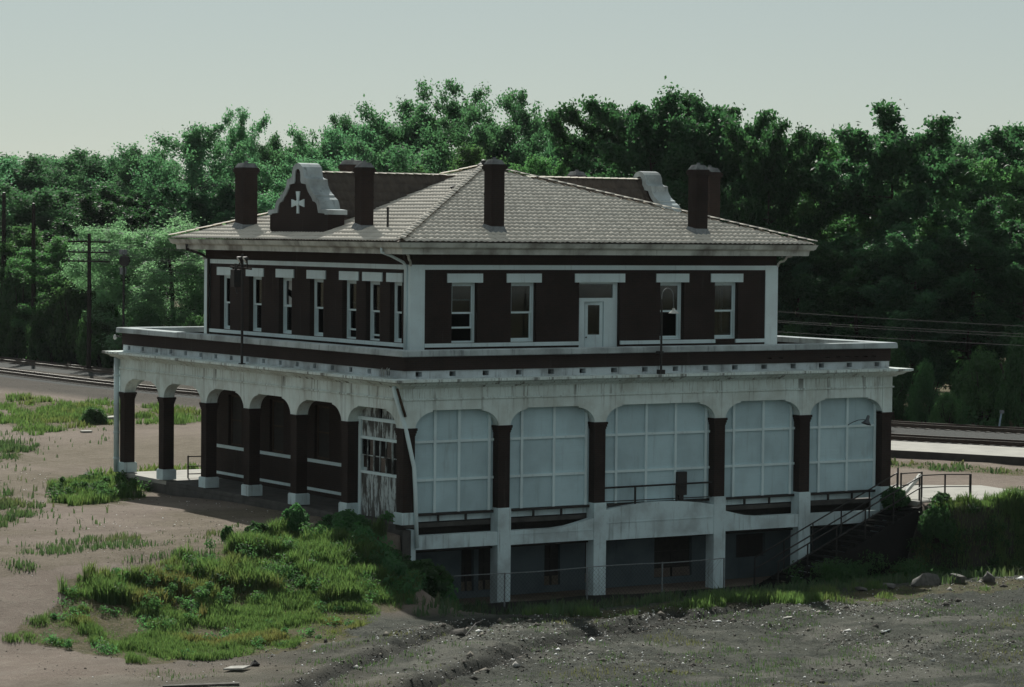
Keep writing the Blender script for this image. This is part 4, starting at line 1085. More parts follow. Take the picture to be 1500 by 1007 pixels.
# telegraph pole, bare poles, signal, marker post
def gz(x, y): return hz1(x, y)
t = thing('telegraph_pole', 'dark telegraph pole with three crossarms standing beyond the tracks at left', 'telegraph pole', (33.7, 104.8, gz(33.7, 104.8)))
m = MB(); m.tube([(0, 0, -.5), (.03, 0, 5), (.0, 0, 10.05)], [.20, .17, .13], 8); m.build('pole', M['pole'], t)
ca, sa = math.cos(rad(-28)), math.sin(rad(-28))
for z in (9.45, 8.68, 8.02):
    m = MB(); m.tube([(-1.55*ca, -1.55*sa, z+.02), (1.55*ca, 1.55*sa, z-.02)], .06, 4); arm = m.build('crossarm', M['pole'], t)
    for u in (-1.45, -1.1, -.75, -.4, .4, .75, 1.1, 1.45):
        m = MB(); m.lathe((u*ca, u*sa, z+.06), [(.02, 0), (.05, .03), (.055, .10), (.03, .15), (0, .16)], 6); m.build('insulator', M['grey_metal'], arm)
t = thing('bare_pole', 'tall bare dark pole at the very left edge before the wood', 'pole', (38.0, 132.3, -.4))
m = MB(); m.tube([(0, 0, -.4), (.05, 0, 13.5)], [.24, .16], 8); m.build('shaft', M['pole'], t)
m = MB(); m.lathe((.05, 0, 13.5), [(.17, 0), (.15, .06), (0, .1)], 8); m.build('pole_cap', M['dark_metal'], t)
t = thing('bare_pole', 'bare dark pole between the left edge and the telegraph pole', 'pole', (36.5, 122.1, -.4))
m = MB(); m.tube([(0, 0, -.4), (-.04, 0, 12.55)], [.23, .15], 8); m.build('shaft', M['pole'], t)
m = MB(); m.lathe((-.04, 0, 12.55), [(.16, 0), (.14, .06), (0, .1)], 8); m.build('pole_cap', M['dark_metal'], t)
t = thing('railway_signal', 'dark round headed railway signal on a mast before the pale willows', 'signal', (35.2, 102.0, -.4))
m = MB(); m.tube([(0, 0, -.3), (0, 0, 8.9)], .09, 8); m.build('mast', M['dark_metal'], t)
m = MB(); m.lathe((0, 0, 0), [(.0, .05), (.36, .05), (.42, .0), (.36, -.04), (0, -.04)], 16)
R = Matrix.Rotation(rad(90), 4, 'X') @ Matrix.Rotation(0, 4, 'Z'); Rz = Matrix.Rotation(rad(-32), 4, 'Z')
m.v = [tuple(Rz @ R @ Vector(p)+Vector((0, -.15, 8.35))) for p in m.v]; hd = m.build('signal_head', M['dark_metal'], t)
m = MB(); m.box(-.22, -.1, 8.8, .22, .35, 9.15); m.build('signal_box', M['grey_metal'], t)
m = MB(); m.box(-.18, -.05, 7.35, .18, .3, 7.85); m.build('signal_box', M['grey_metal'], t)
t = thing('marker_post', 'leaning pale blue marker post beyond the tracks at the right edge', 'post', (51.0, 26.0, -.35))
m = MB(); m.tube([(0, 0, -.2), (.22, -.12, 1.45)], .05, 8); m.build('shaft', plain('blue_grey_paint', (.30, .38, .46), (.25, .32, .38)), t)
m = MB(); m.box(.14, -.2, 1.35, .32, -.05, 1.52); m.build('cap_plate', M['grey_metal'], t)

M['wire'] = plain('dull_wire', (.10, .10, .10), (.07, .07, .07))
# overhead wires along the far track
WL = ['uppermost of the thin overhead wires along the tracks', 'second of the thin overhead wires, just under the uppermost one', 'third of the thin overhead wires along the tracks', 'lowest of the thin overhead wires along the tracks']
for i, (z0, z1, off) in enumerate(((9.4, 5.75, .9), (8.65, 5.45, -.5), (8.65, 5.25, .6), (8.0, 4.9, -1.0))):
    pts = []
    for s in np.linspace(0, 1, 30):
        x = 33.7+ca*off+(46.2-33.7)*s+(54-46.2)*max(0, s-.8)*5*.2; y = 104.8+sa*off+(14-104.8)*s
        pts.append((x+10*math.sin(math.pi*s)*.25, y, z0+(z1-z0)*s-.9*math.sin(math.pi*s)))
    m = MB(); m.tube(pts, .008, 4, False)
    tag(m.build('overhead_wire', M['wire']), WL[i], 'wire', 'overhead wires along the tracks')

# rocks, slabs and scraps on the lot
def rock(loc, sx, sy, sz, rz, mat, name, label, cat, seed, flat=.0):
    import bmesh
    bmx = bmesh.new(); bmesh.ops.create_icosphere(bmx, subdivisions=2, radius=1.25)
    rs = random.Random(seed)
    off = [Vector((rs.gauss(0, 1), rs.gauss(0, 1), rs.gauss(0, 1))).normalized() for _ in range(14)]; cut = [rs.uniform(.45, .85) for _ in off]
    for v in bmx.verts:
        for o_, c_ in zip(off, cut):
            d = v.co.dot(o_)
            if d > c_: v.co -= o_*(d-c_)
        v.co.x *= sx; v.co.y *= sy; v.co.z *= sz
    me = bpy.data.meshes.new(name); bmx.to_mesh(me); bmx.free(); me.materials.append(mat)
    o = link(name, me); x, y = loc; o.location = (x, y, hz1(x, y)+sz*.35); o.rotation_euler = (rs.uniform(-.15, .15), rs.uniform(-.15, .15), rz)
    return tag(o, label, cat)
ST = M['stone']
rock((15.7, -9.35), .95, .45, .36, .3, ST, 'boulder', 'largest pale-edged boulder lying at the foot of the grassy bank at right', 'rock', 11)
rock((17.1, -9.5), .55, .42, .33, 1.1, ST, 'boulder', 'dark boulder just right of the largest one below the bank', 'rock', 12)
rock((18.4, -9.7), .42, .35, .28, .4, ST, 'boulder', 'boulder near the right edge of the picture below the bank', 'rock', 13)
rock((14.2, -9.2), .55, .32, .2, 2.0, ST, 'boulder', 'low reddish rock left of the largest boulder', 'rock', 14)
rock((11.4, -9.25), .34, .28, .2, .7, ST, 'rock', 'pale rock standing alone in the shadow edge before the stair', 'rock', 15)
rock((12.9, -9.35), .28, .24, .16, 1.7, ST, 'rock', 'small rock in the grass strip between the lone rock and the boulders', 'rock', 16)
rock((-5.0, -12.2), .5, .22, .14, .5, M['sleeper'], 'chunk', 'dark flat chunk lying between the wheel ruts', 'debris', 17)
rock((-3.6, -10.6), .36, .24, .16, 1.5, M['sleeper'], 'chunk', 'dark chunk beside the upper wheel rut', 'debris', 18)
rock((-12.6, -13.6), .2, .16, .13, 0, M['void'], 'chunk', 'small black lump on the dirt below the grass mound', 'debris', 19)
def flat(name, pts, z, h, mat, label, cat):
    m = MB(); m.prism(pts, lambda x, y: (x, y, hz1(x, y)+z), lambda x, y: (x, y, hz1(x, y)+z+h)); return tag(m.build(name, mat), label, cat)
flat('scrap_board', [(-13.9, -14.2), (-13.4, -14.4), (-13.0, -14.1), (-13.5, -13.9)], .05, .05, M['scrap'], 'pale torn scrap lying below the grass mound', 'scrap')
flat('timber', [(-16.4, -15.6), (-14.6, -16.6), (-14.5, -16.4), (-16.3, -15.4)], .0, .07, M['sleeper'], 'dark timber lying on the dirt at the bottom edge', 'timber')
flat('scrap_board', [(12.8, 55.6), (13.9, 55.2), (14.2, 56.0), (13.2, 56.3)], .25, .12, M['scrap'], 'white scrap in the grass near the tracks left of the arcade', 'scrap')
flat('scrap_board', [(9.8, 50.6), (10.3, 50.4), (10.4, 50.9), (9.9, 51.1)], .03, .08, M['scrap'], 'small white scrap on the gravel left of the arcade', 'scrap')
flat('scrap_board', [(6.4, -13.4), (6.7, -13.45), (6.75, -13.3), (6.45, -13.25)], .03, .03, M['scrap'], 'small pale scrap on the dirt lot before the middle bay', 'scrap')
flat('plank', [(7.3, -17.2), (8.1, -16.7), (8.05, -16.6), (7.25, -17.1)], .03, .03, M['flaky'], 'short pale plank lying on the dirt lot at lower right', 'board')
m = MB(); m.tube([(-6.1, -13.3, -1.93), (-5.4, -13.2, -1.75), (-4.3, -12.0, -1.6), (-3.4, -10.9, -1.72)], .018, 5); tag(m.build('bent_wire', M['dark_metal']), 'bent dark wire arching over the dirt between the ruts', 'wire')

# loose stones scattered over the lot, one joined mass
rs = np.random.RandomState(3); n = 30000
sx = rs.uniform(-18, 24, n); sy = -9.3-16*rs.beta(1, 1.6, n)
keepm = (rs.rand(n) < (.10+.75*sstep(.42, .66, fbm(sx*.35, sy*.55, 88, 3)))*sstep(-16, -4, sx)+.04)
ruts_d = np.min([seg_dist(sx, sy, r) for r in RUTS], axis=0); keepm |= (ruts_d < .7) & (rs.rand(n) < .5)
sx, sy = sx[keepm], sy[keepm]; sz = hz(sx, sy)
base = np.array([(1, 0, 0), (-.5, .87, 0), (-.5, -.87, 0), (.1, .1, .9), (0, 0, -.5)], float); fc = np.array([(0, 1, 3), (1, 2, 3), (2, 0, 3), (1, 0, 4), (2, 1, 4), (0, 2, 4)])
sc = .018+.07*rs.beta(1, 6, len(sx))+.10*(rs.rand(len(sx)) < .010)
an = rs.uniform(0, 6.28, len(sx)); bb = base[None]*(1+.35*rs.randn(len(sx), 5, 3))*sc[:, None, None]*np.array([1.25, 1, .75])
vx = bb[..., 0]*np.cos(an)[:, None]-bb[..., 1]*np.sin(an)[:, None]; vy = bb[..., 0]*np.sin(an)[:, None]+bb[..., 1]*np.cos(an)[:, None]
vv = np.stack([vx+sx[:, None], vy+sy[:, None], bb[..., 2]+sz[:, None]+.01], -1).reshape(-1, 3)
ff = (fc[None]+np.arange(len(sx))[:, None, None]*5).reshape(-1, 3)
def rubble_mat():
    k = NT('loose_rubble'); g = k.n('NewGeometry'); cr = k.n('ValToRGB')
    for p, c in ((.0, (.04, .038, .034, 1)), (.45, (.10, .09, .08, 1)), (.75, (.20, .18, .155, 1)), (1, (.30, .29, .26, 1))):
        e = cr.color_ramp.elements.new(p); e.color = c
    k.l(g.outputs['Random Per Island'], cr.inputs[0]); k.color(cr.outputs[0]); return k.fin(.9, .2)
rp = np.random.RandomState(9); px_ = rp.uniform(-24, 2, 9000); py_ = rp.uniform(-9, 45, 9000)
kq = (px_ < -.3) & (rp.rand(9000) < .25+.75*sstep(.45, .62, fbm(px_*.3, py_*.3, 81, 3))); px_, py_ = px_[kq], py_[kq]; pz_ = hz(px_, py_)
sp = .015+.05*rp.beta(1, 7, len(px_)); bp = base[None]*(1+.3*rp.randn(len(px_), 5, 3))*sp[:, None, None]*np.array([1.3, 1, .7])+np.stack([px_, py_, pz_+.005], -1)[:, None]
M['rubble'] = rubble_mat()
kind(link('pebbles', np_mesh('pebbles', bp.reshape(-1, 3), (fc[None]+np.arange(len(px_))[:, None, None]*5).reshape(-1, 3), M['rubble'], 3)), 'stuff', 'pebbles and clinker strewn over the gravel left of the depot')
kind(link('rubble', np_mesh('rubble', vv, ff, rubble_mat(), 3)), 'stuff', 'loose stones and clods strewn over the dirt lot')

# ---------------------------------------------------------------- plants
def leaf_cloud(centers, radii, per, size, rs, hang=0.0, elong=1.6):
    """leaf quads about clump centres: (n,3) centres, (n,3) radii"""
    vs = []; n = len(centers)
    c = np.repeat(centers, per, 0); r = np.repeat(radii, per, 0); m = len(c)
    d = rs.randn(m, 3); d /= np.linalg.norm(d, axis=1)[:, None]
    p = c+d*r*(rs.rand(m, 1)**.45)
    nrm = d*.55+rs.randn(m, 3)*.55+np.array([0, 0, .55]); nrm /= np.linalg.norm(nrm, axis=1)[:, None]
    a = np.cross(nrm, rs.randn(m, 3)); 
    if hang: a = a*(1-hang)+np.array([0, 0, -1.0])*hang*np.linalg.norm(a, axis=1)[:, None]
    a /= np.linalg.norm(a, axis=1)[:, None]; b = np.cross(nrm, a); b /= np.linalg.norm(b, axis=1)[:, None]+1e-9
    s = size*(.65+.7*rs.rand(m, 1)); a *= s*elong*.5; b *= s*.5
    q = np.stack([p-a, p+b*.9+nrm*s*.08-a*.1, p+a, p-b*.9+nrm*s*.08-a*.1], 1)
    return q.reshape(-1, 3)

def tree_mesh(kind_, seed):
    """crown and trunk meshes for a reference tree 16 m tall: trunk, limbs, twigs, leaves strung along the twigs"""
    rs = np.random.RandomState(seed); H = 16.0; R = 3.1
    base, nl, ntw, ncl, per, ls, cr, up, gaps = dict(
        maple=(.10, 28, 12, 3, 56, .155, .36, .55, .05), feather=(.10, 28, 12, 3, 44, .125, .38, .75, .06), soft=(.04, 28, 12, 3, 50, .135, .36, .60, .05),
        airy=(.22, 20, 10, 3, 30, .125, .32, .85, .18), willow=(.02, 30, 13, 3, 54, .085, .40, .6, .03))[kind_]
    m = MB(); lean = rs.uniform(-.6, .6, 2); ph = rs.uniform(0, 6)
    def tr(h): return np.array([lean[0]*h*h+.22*math.sin(h*5+ph), lean[1]*h*h+.22*math.cos(h*4+ph), H*h])
    hs = np.linspace(0, .84, 9); m.tube([tuple(tr(h)-np.array([0, 0, .4 if h == 0 else 0])) for h in hs], [.26*(1-1.1*h)+.015 for h in hs], 7)
    cs = []; rad_ = []
    for i in range(nl+4):
        top = i >= nl
        h = base+(.86-base)*((i+rs.uniform(.1, .9))/nl)**.9 if not top else rs.uniform(.70, .82)
        q = (h-base)/(1-base)
        env = dict(maple=(.62+.75*math.sin(min(1, q*1.05)*math.pi*.86)), feather=(.55+.7*math.sin(q*math.pi*.9)), soft=(.8+.55*math.sin(q*math.pi*.8)),
                   airy=(.35+.75*math.sin(q*math.pi*.95)), willow=(.85+.5*math.sin(q*math.pi*.75)))[kind_]
        env *= rs.uniform(.62, 1.18); az = i*2.4+rs.uniform(-.5, .5)
        L = R*env*(1.0 if not top else .6); rise = up*L*rs.uniform(.5, 1.15)*(1-.25*q)+.3
        s0 = tr(h); e = s0+np.array([L*math.cos(az), L*math.sin(az), min(rise, H*.995-s0[2])])
        if top: e = s0+np.array([rs.uniform(-1.3, 1.3), rs.uniform(-1.3, 1.3), H*rs.uniform(.86, 1.0)-s0[2]])
        bend = np.array([0, 0, -.16*L]); mid = s0*.5+e*.5+bend
        m.tube([tuple(s0), tuple(mid), tuple(e)], [.10*(1.1-h), .06*(1.1-h), .015], 5)
        for j in range(ntw):
            t = .22+.78*(j+rs.rand())/ntw; p = (1-t)**2*s0+2*t*(1-t)*mid+t*t*e
            d = np.array([math.cos(az+rs.uniform(-1.5, 1.5)), math.sin(az+rs.uniform(-1.5, 1.5)), rs.uniform(-.35, .9)*(.6+up)])
            d /= np.linalg.norm(d); tl = rs.uniform(.45, 1.15)*(1.15-.5*t)
            if kind_ == 'willow': d[2] -= .35
            if rs.rand() < gaps: continue
            pe = p+d*tl
            if j % 2 == 0: m.tube([tuple(p), tuple(pe)], [.022, .006], 3, False)
            for k in range(ncl):
                f = (k+1)/ncl; c = p+(pe-p)*f
                if kind_ == 'willow': c = c-np.array([0, 0, .35*f*f])
                cs.append(c); rad_.append(cr*rs.uniform(.6, 1.35)*(1.15-.35*f))
    cs = np.array(cs); rad_ = np.array(rad_)[:, None]
    c = np.repeat(cs, per, 0); r = np.repeat(rad_, per, 0); n = len(c)
    zs = dict(maple=.9, feather=1.15, soft=.95, airy=1.1, willow=1.3)[kind_]
    p = c+rs.randn(n, 3)*r*np.array([.78, .78, .62*zs])
    nrm = rs.randn(n, 3)*.8+np.array([0, 0, .5]); nrm /= np.linalg.norm(nrm, axis=1)[:, None]
    a = np.cross(nrm, rs.randn(n, 3)); hang = .35 if kind_ == 'willow' else .22
    a /= np.linalg.norm(a, axis=1)[:, None]; a = a*(1-hang)+np.array([0, 0, -1.0])*hang; a /= np.linalg.norm(a, axis=1)[:, None]
    b = np.cross(nrm, a); b /= np.linalg.norm(b, axis=1)[:, None]+1e-9
    s = ls*(.6+.8*rs.rand(n, 1)); el = 2.6 if kind_ == 'willow' else 1.6
    a = a*s*el*.5; b = b*s*.5
    q = np.stack([p-a, p+b*.9+nrm*s*.1-a*.1, p+a, p-b*.9+nrm*s*.1-a*.1], 1).reshape(-1, 3)
    cm = np_mesh('crown', q, np.arange(len(q)).reshape(-1, 4), M['leaf_'+kind_ if kind_ != 'airy' else 'leaf_feather'], 4)
    tm = m.mesh('trunk', M['bark']); tm.shade_smooth()
    return cm, tm
VAR = {}
for kd, seeds in (('maple', (1, 2, 3, 4)), ('feather', (11, 12, 13)), ('soft', (21, 22)), ('airy', (31, 32)), ('willow', (41,))):
    VAR[kd] = [tree_mesh(kd, s) for s in seeds]

TREES = [
    (57.1, 75.1, 18.5, 2.0, 'maple', 'ragged dark green tree rising behind the roof apex, left end of the tall dark clump'),
    (53.4, 65.5, 19.9, 2.56, 'maple', 'tall dark green tree behind the front slope of the roof, its twin tops ragged'),
    (52.1, 59.2, 20.0, 2.9, 'maple', 'tallest dark green tree of the clump, behind the right-hand curved gable'),
    (56.6, 60.8, 19.3, 2.53, 'maple', 'dark green tree just behind the paired chimneys at the right end of the roof'),
    (55.0, 54.6, 19.2, 2.55, 'maple', 'broad dark green tree rising right of the paired chimneys'),
    (53.6, 49.4, 18.0, 1.96, 'maple', 'dark rounded tree above the right tip of the eave'),
    (59.2, 51.3, 16.9, 2.98, 'soft', 'lighter mid green tree standing before the dark trees right of the depot'),
    (60.3, 45.3, 18.3, 3.22, 'maple', 'tall dark green tree standing alone against the sky right of the depot'),
    (76.0, 68.6, 17.5, 2.91, 'soft', 'pale green tree half hidden behind the tall dark tree right of the depot'),
    (87.2, 70.9, 18.5, 3.29, 'feather', 'hazy green tree on the skyline between the tall dark tree and the right edge'),
    (96.1, 76.4, 18.9, 3.19, 'feather', 'faint bluish tree on the skyline at far right behind nearer trees'),
    (73.1, 47.3, 18.4, 2.64, 'maple', 'dark tree whose crown is cut by the right edge of the picture'),
    (64.9, 43.9, 15.5, 2.94, 'soft', 'bushy mid green tree with bare limbs showing at the right of the tall dark tree'),
    (55.1, 48.2, 11.0, 1.96, 'maple', 'low dark tree just right of the upper storey corner'),
    (55.8, 43.8, 10.6, 2.43, 'maple', 'shaded leafy tree beyond the overhead wires, right of the terrace corner'),
    (56.7, 39.1, 11.0, 2.39, 'maple', 'shaded low tree between the tall dark tree and the tracks'),
    (59.7, 37.8, 12.7, 2.5, 'maple', 'leafy shaded tree with bright leaf tips, second from the right edge beyond the tracks'),
    (59.9, 33.7, 11.1, 2.16, 'maple', 'low shaded tree at the right edge beyond the tracks'),
    (63.6, 129.3, 19.0, 3.41, 'feather', 'hazy green tree behind the left curved gable'),
    (61.3, 119.2, 19.3, 2.7, 'feather', 'light green tree on the skyline between the left gable and the second chimney'),
    (65.8, 123.6, 21.6, 2.48, 'airy', 'thin see-through tree standing above the second chimney'),
    (59.5, 106.5, 20.1, 3.37, 'feather', 'green tree on the skyline left of the roof apex'),
    (60.3, 101.4, 20.9, 3.44, 'feather', 'full green tree rising to the left of the roof apex'),
    (65.3, 105.4, 23.1, 3.13, 'airy', 'tallest tree behind the roof, thin at the top, above the apex'),
    (61.6, 93.6, 19.8, 3.08, 'feather', 'green tree directly behind the central chimney'),
    (68.1, 99.0, 22.2, 2.94, 'airy', 'open airy tree with gaps of sky right of the central chimney'),
    (65.7, 91.0, 17.9, 2.06, 'feather', 'low green tree between the airy tree and the dark clump'),
    (50.6, 96.6, 16.8, 3.04, 'feather', 'lower green tree in front of the thin tree above the second chimney'),
    (49.3, 84.7, 16.8, 3.36, 'feather', 'round green tree showing over the ridge left of the central chimney'),
    (50.9, 79.1, 16.4, 2.93, 'soft', 'yellow green tree showing just over the roof apex'),
    (51.6, 72.7, 15.8, 2.29, 'soft', 'low bright green tree just right of the central chimney behind the ridge'),
    (51.9, 106.1, 16.0, 2.91, 'feather', 'green tree directly behind the curved gable with the stone cross'),
    (55.2, 171.7, 17.7, 4.25, 'feather', 'hazy tree at the far left end of the wood'),
    (62.9, 179.3, 18.7, 4.4, 'feather', 'hazy rounded tree on the low skyline, second from the left edge'),
    (65.0, 173.0, 18.3, 4.32, 'feather', 'distant tree on the low skyline above the telegraph pole'),
    (65.4, 164.1, 18.7, 3.7, 'feather', 'distant tree on the skyline left of the spreading open tree'),
    (49.2, 120.9, 20.1, 3.63, 'airy', 'spreading tree with dark trunk and open limbs left of the depot roof'),
    (59.2, 131.6, 21.5, 2.37, 'airy', 'wispy nearly bare tree top above the leftmost chimney'),
    (64.2, 135.7, 19.0, 2.89, 'feather', 'hazy tree between the leftmost chimney and the curved gable'),
    (45.2, 142.3, 14.7, 4.52, 'feather', 'tall green tree behind the two bare poles at left'),
    (44.2, 127.5, 13.2, 3.41, 'maple', 'full green tree rising over the telegraph pole crossarms'),
    (50.0, 131.5, 14.7, 3.35, 'maple', 'green tree above the round pale willow'),
    (49.7, 116.2, 14.7, 3.15, 'maple', 'green tree touching the left tip of the eave'),
    (40.0, 133.6, 10.6, 2.75, 'soft', 'bushy green tree at left edge behind the bare poles'),
    (38.8, 121.2, 9.8, 2.74, 'soft', 'green tree behind the left arm of the telegraph pole'),
    (40.4, 105.1, 11.4, 3.86, 'willow', 'pale feathery willow standing left of the upper storey'),
    (39.1, 112.3, 11.1, 2.38, 'willow', 'round pale green willow top behind the railway signal'),
    (49.6, 116.2, 9.6, 2.47, 'soft', 'green tree partly hidden by the left corner of the upper storey'),
    (15.6, 230.8, 18.2, 5.94, 'feather', 'FAR'),
    (20.7, 224.3, 18.2, 5.84, 'feather', 'FAR'),
    (39.6, 270.8, 18.3, 6.76, 'feather', 'FAR'),
    (34.1, 225.5, 17.7, 5.92, 'feather', 'FAR'),
    (39.5, 220.7, 18.3, 5.86, 'feather', 'FAR'),
    (61.9, 265.2, 18.5, 6.77, 'feather', 'FAR'),
    (65.5, 255.3, 19.4, 6.62, 'feather', 'FAR'),
    (70.2, 241.7, 18.4, 6.41, 'feather', 'FAR'),
    (82.6, 254.6, 19.9, 6.71, 'feather', 'FAR'),
    (83.9, 239.6, 18.9, 6.46, 'feather', 'FAR'),
    (87.5, 224.0, 19.3, 6.22, 'feather', 'FAR'),
    (103.6, 244.7, 19.3, 6.7, 'feather', 'FAR'),
    (113.6, 243.1, 19.4, 6.75, 'feather', 'FAR'),
    (118.0, 236.4, 19.5, 6.67, 'feather', 'FAR'),
    (116.8, 218.7, 21.3, 6.37, 'feather', 'FAR'),
    (113.8, 198.5, 19.7, 6.02, 'feather', 'FAR'),
    (112.0, 180.1, 19.8, 5.71, 'feather', 'FAR'),
    (135.1, 203.0, 21.3, 6.3, 'feather', 'FAR'),
    (158.5, 223.6, 23.2, 6.85, 'feather', 'FAR'),
    (135.4, 176.9, 20.3, 5.9, 'feather', 'FAR'),
    (147.2, 180.6, 20.3, 6.08, 'feather', 'FAR'),
    (160.7, 186.9, 20.3, 6.33, 'feather', 'FAR'),
    (147.6, 156.1, 21.3, 5.73, 'feather', 'FAR'),
    (175.5, 179.7, 22.6, 6.39, 'feather', 'FAR'),
    (161.8, 153.8, 21.0, 5.87, 'feather', 'FAR'),
    (191.6, 172.4, 21.0, 6.49, 'feather', 'FAR'),
    (197.2, 170.5, 20.9, 6.54, 'feather', 'FAR'),
    (183.3, 143.5, 20.1, 6.0, 'feather', 'FAR'),
    (193.6, 144.1, 20.5, 6.15, 'feather', 'FAR'),
    (217.3, 157.5, 23.4, 6.64, 'feather', 'FAR'),
    (204.2, 135.6, 23.0, 6.19, 'feather', 'FAR'),
    (234.0, 152.6, 23.7, 6.81, 'feather', 'FAR'),
    (193.2, 108.2, 22.1, 5.71, 'feather', 'FAR'),
    (212.6, 117.0, 22.6, 6.09, 'feather', 'FAR'),
    (40.6, 150.6, 17.1, 4.63, 'feather', 'OUT'),
    (36.1, 152.2, 17.0, 4.63, 'feather', 'OUT'),
    (31.1, 154.0, 16.9, 4.63, 'feather', 'OUT'),
    (26.2, 155.6, 16.9, 4.63, 'feather', 'OUT'),
    (20.7, 157.2, 16.8, 4.63, 'feather', 'OUT'),
    (14.7, 158.8, 16.8, 4.63, 'feather', 'OUT'),
    (72.8, 43.4, 17.2, 3.24, 'maple', 'OUT'),
    (75.2, 41.1, 17.3, 3.24, 'maple', 'OUT'),
    (77.8, 38.5, 17.3, 3.24, 'maple', 'OUT'),
    (80.6, 35.6, 17.3, 3.24, 'maple', 'OUT'),
    (83.5, 32.3, 17.4, 3.24, 'maple', 'OUT'),
]
BUSHES = [
    (37.3, 115.3, 5.7, 2.94, 'dark bush under the telegraph pole arms'),
    (37.5, 127.1, 6.9, 2.8, 'dull green bush at the left edge in front of the bare poles'),
    (37.1, 109.9, 4.2, 2.35, 'dark bush at the foot of the telegraph pole'),
    (35.5, 116.0, 4.0, 2.14, 'lit green bush between the second bare pole and the telegraph pole'),
    (36.1, 125.5, 3.3, 2.22, 'low bush beside the tracks at the left edge'),
    (37.2, 102.2, 3.7, 2.02, 'green bush below the pale willow'),
    (37.7, 95.3, 3.5, 1.96, 'green bush beside the left corner of the upper storey'),
    (51.2, 32.0, 2.8, 0.98, 'small sunlit bush beyond the tracks right of the depot'),
    (50.8, 29.7, 1.5, 1.11, 'low rounded sunlit bush at the edge of the far track'),
    (53.0, 46.1, 4.2, 1.62, 'dark bush above the right end of the terrace parapet'),
    (53.3, 42.0, 3.5, 1.99, 'dark shaded bush right of the terrace corner'),
    (53.5, 38.0, 3.7, 1.95, 'dark shaded bush behind the small sunlit bushes'),
    (55.5, 32.2, 3.3, 1.92, 'dark shaded bush beyond the tracks near the leaning post'),
    (55.8, 29.3, 4.0, 1.7, 'dark bush at the right edge beyond the leaning post'),
]


GROUPS = {None: ('green tree in the middle rows of the wood behind the depot', 'trees in the middle rows of the wood'),
          'FAR': ('tree in the far back row of the wood, seen only between nearer crowns', 'trees in the far back rows of the wood'),
          'OUT': ('tree of the wood continuing past the edge of the view', 'trees of the wood past the edges of the view')}
WIDE = {'maple': 3.5, 'feather': 3.2, 'soft': 3.6, 'airy': 3.2, 'willow': 3.6}
for i, (x, y, h, r, kd, lab) in enumerate(TREES):
    cm, tm = VAR[kd][i % len(VAR[kd])]
    z0 = hz1(x, y)-.1; rz = random.uniform(0, 6.28)
    nm = 'willow_tree' if kd == 'willow' else 'tree'
    if lab in GROUPS: l_, g_ = GROUPS[lab]
    else: l_, g_ = lab, 'trees of the wood beyond the tracks'
    t = thing(nm, l_, 'tree', (x, y, z0), rz, g_)
    s = max(r/WIDE[kd], .5*(h-z0)/16)*(1.12 if kd in ('airy', 'feather') else 1.3)
    t.scale = (s, s, (h-z0)/16.3)
    link('trunk', tm, t); link('crown', cm, t)

# bushes
def bush_mesh(seed, mat, nc=60, per=80, ls=.16):
    rs = np.random.RandomState(seed); c = []
    for i in range(nc):
        a = rs.uniform(0, 6.28); h = rs.rand()**.8; rr = math.sqrt(max(0, 1-h*h*.9))*rs.uniform(.3, 1); c.append((rr*math.cos(a), rr*math.sin(a), h*.9+.05))
    q = leaf_cloud(np.array(c), np.full((nc, 3), .20)*rs.uniform(.6, 1.4, (nc, 1)), per, ls, rs)
    m = MB()
    for i in range(9):
        a = rs.uniform(0, 6.28); m.tube([(0, 0, -.15), (.35*math.cos(a), .35*math.sin(a), .35), (.75*math.cos(a), .75*math.sin(a), .8)], [.05, .03, .01], 5, False)
    return np_mesh('foliage', q, np.arange(len(q)).reshape(-1, 4), mat, 4), m.mesh('stems', M['bark'])
BV = [bush_mesh(5, M['leaf_soft'], 90, 190, .048), bush_mesh(6, M['leaf_bush'], 90, 190, .045)]
BW2 = [bush_mesh(8, M['leaf_bush'], 110, 110, .095), bush_mesh(9, M['leaf_soft'], 110, 100, .085)]
def bush(x, y, h, r, lab, var, cat='bush', z=None, group=None):
    z0 = hz1(x, y) if z is None else z
    t = thing('bush', lab, cat, (x, y, z0-.05), random.uniform(0, 6.28), group); t.scale = (r, r, h)
    link('stems', var[1], t); link('foliage', var[0], t)
for i, (x, y, h, r, lab) in enumerate(BUSHES): bush(x, y, h+.4, r, lab, BV[i % 2], group='bushes beyond the tracks')
bush(-3.55, 1.35, 1.0, .55, 'leafy weed sapling sticking up from the top of the grass mound', BW2[0])
bush(-2.0, .7, .8, 1.0, 'bushy weeds on the crest of the bank left of the corner column', BW2[0])
bush(-1.3, -.6, 1.0, 1.2, 'shaded bush against the foundation left of the near corner', BW2[0])
bush(-1.1, -2.9, 1.1, 1.3, 'shaded bush at the foot of the bank beside the basement', BW2[0])
bush(-6.2, 1.1, .5, .25, 'single upright weed on the gravel left of the mound', BW2[0])
bush(-5.2, .9, .55, .5, 'pair of low weeds beside the pale patch of track', BW2[0])
bush(21.6, -.8, .75, .6, 'dark vine bush over the foot of the right corner column', BW2[0], z=-.25)
bush(22.8, -2.1, .45, .4, 'leafy weed at the railing foot above the bank', BW2[0])
bush(21.9, -2.9, 1.2, .7, 'dark weeds where the bank meets the head of the stair', BW2[0], z=-1.3)
bush(12.6, 55.5, .9, .8, 'weed clump on the gravel left of the arcade near the tracks', BW2[1])

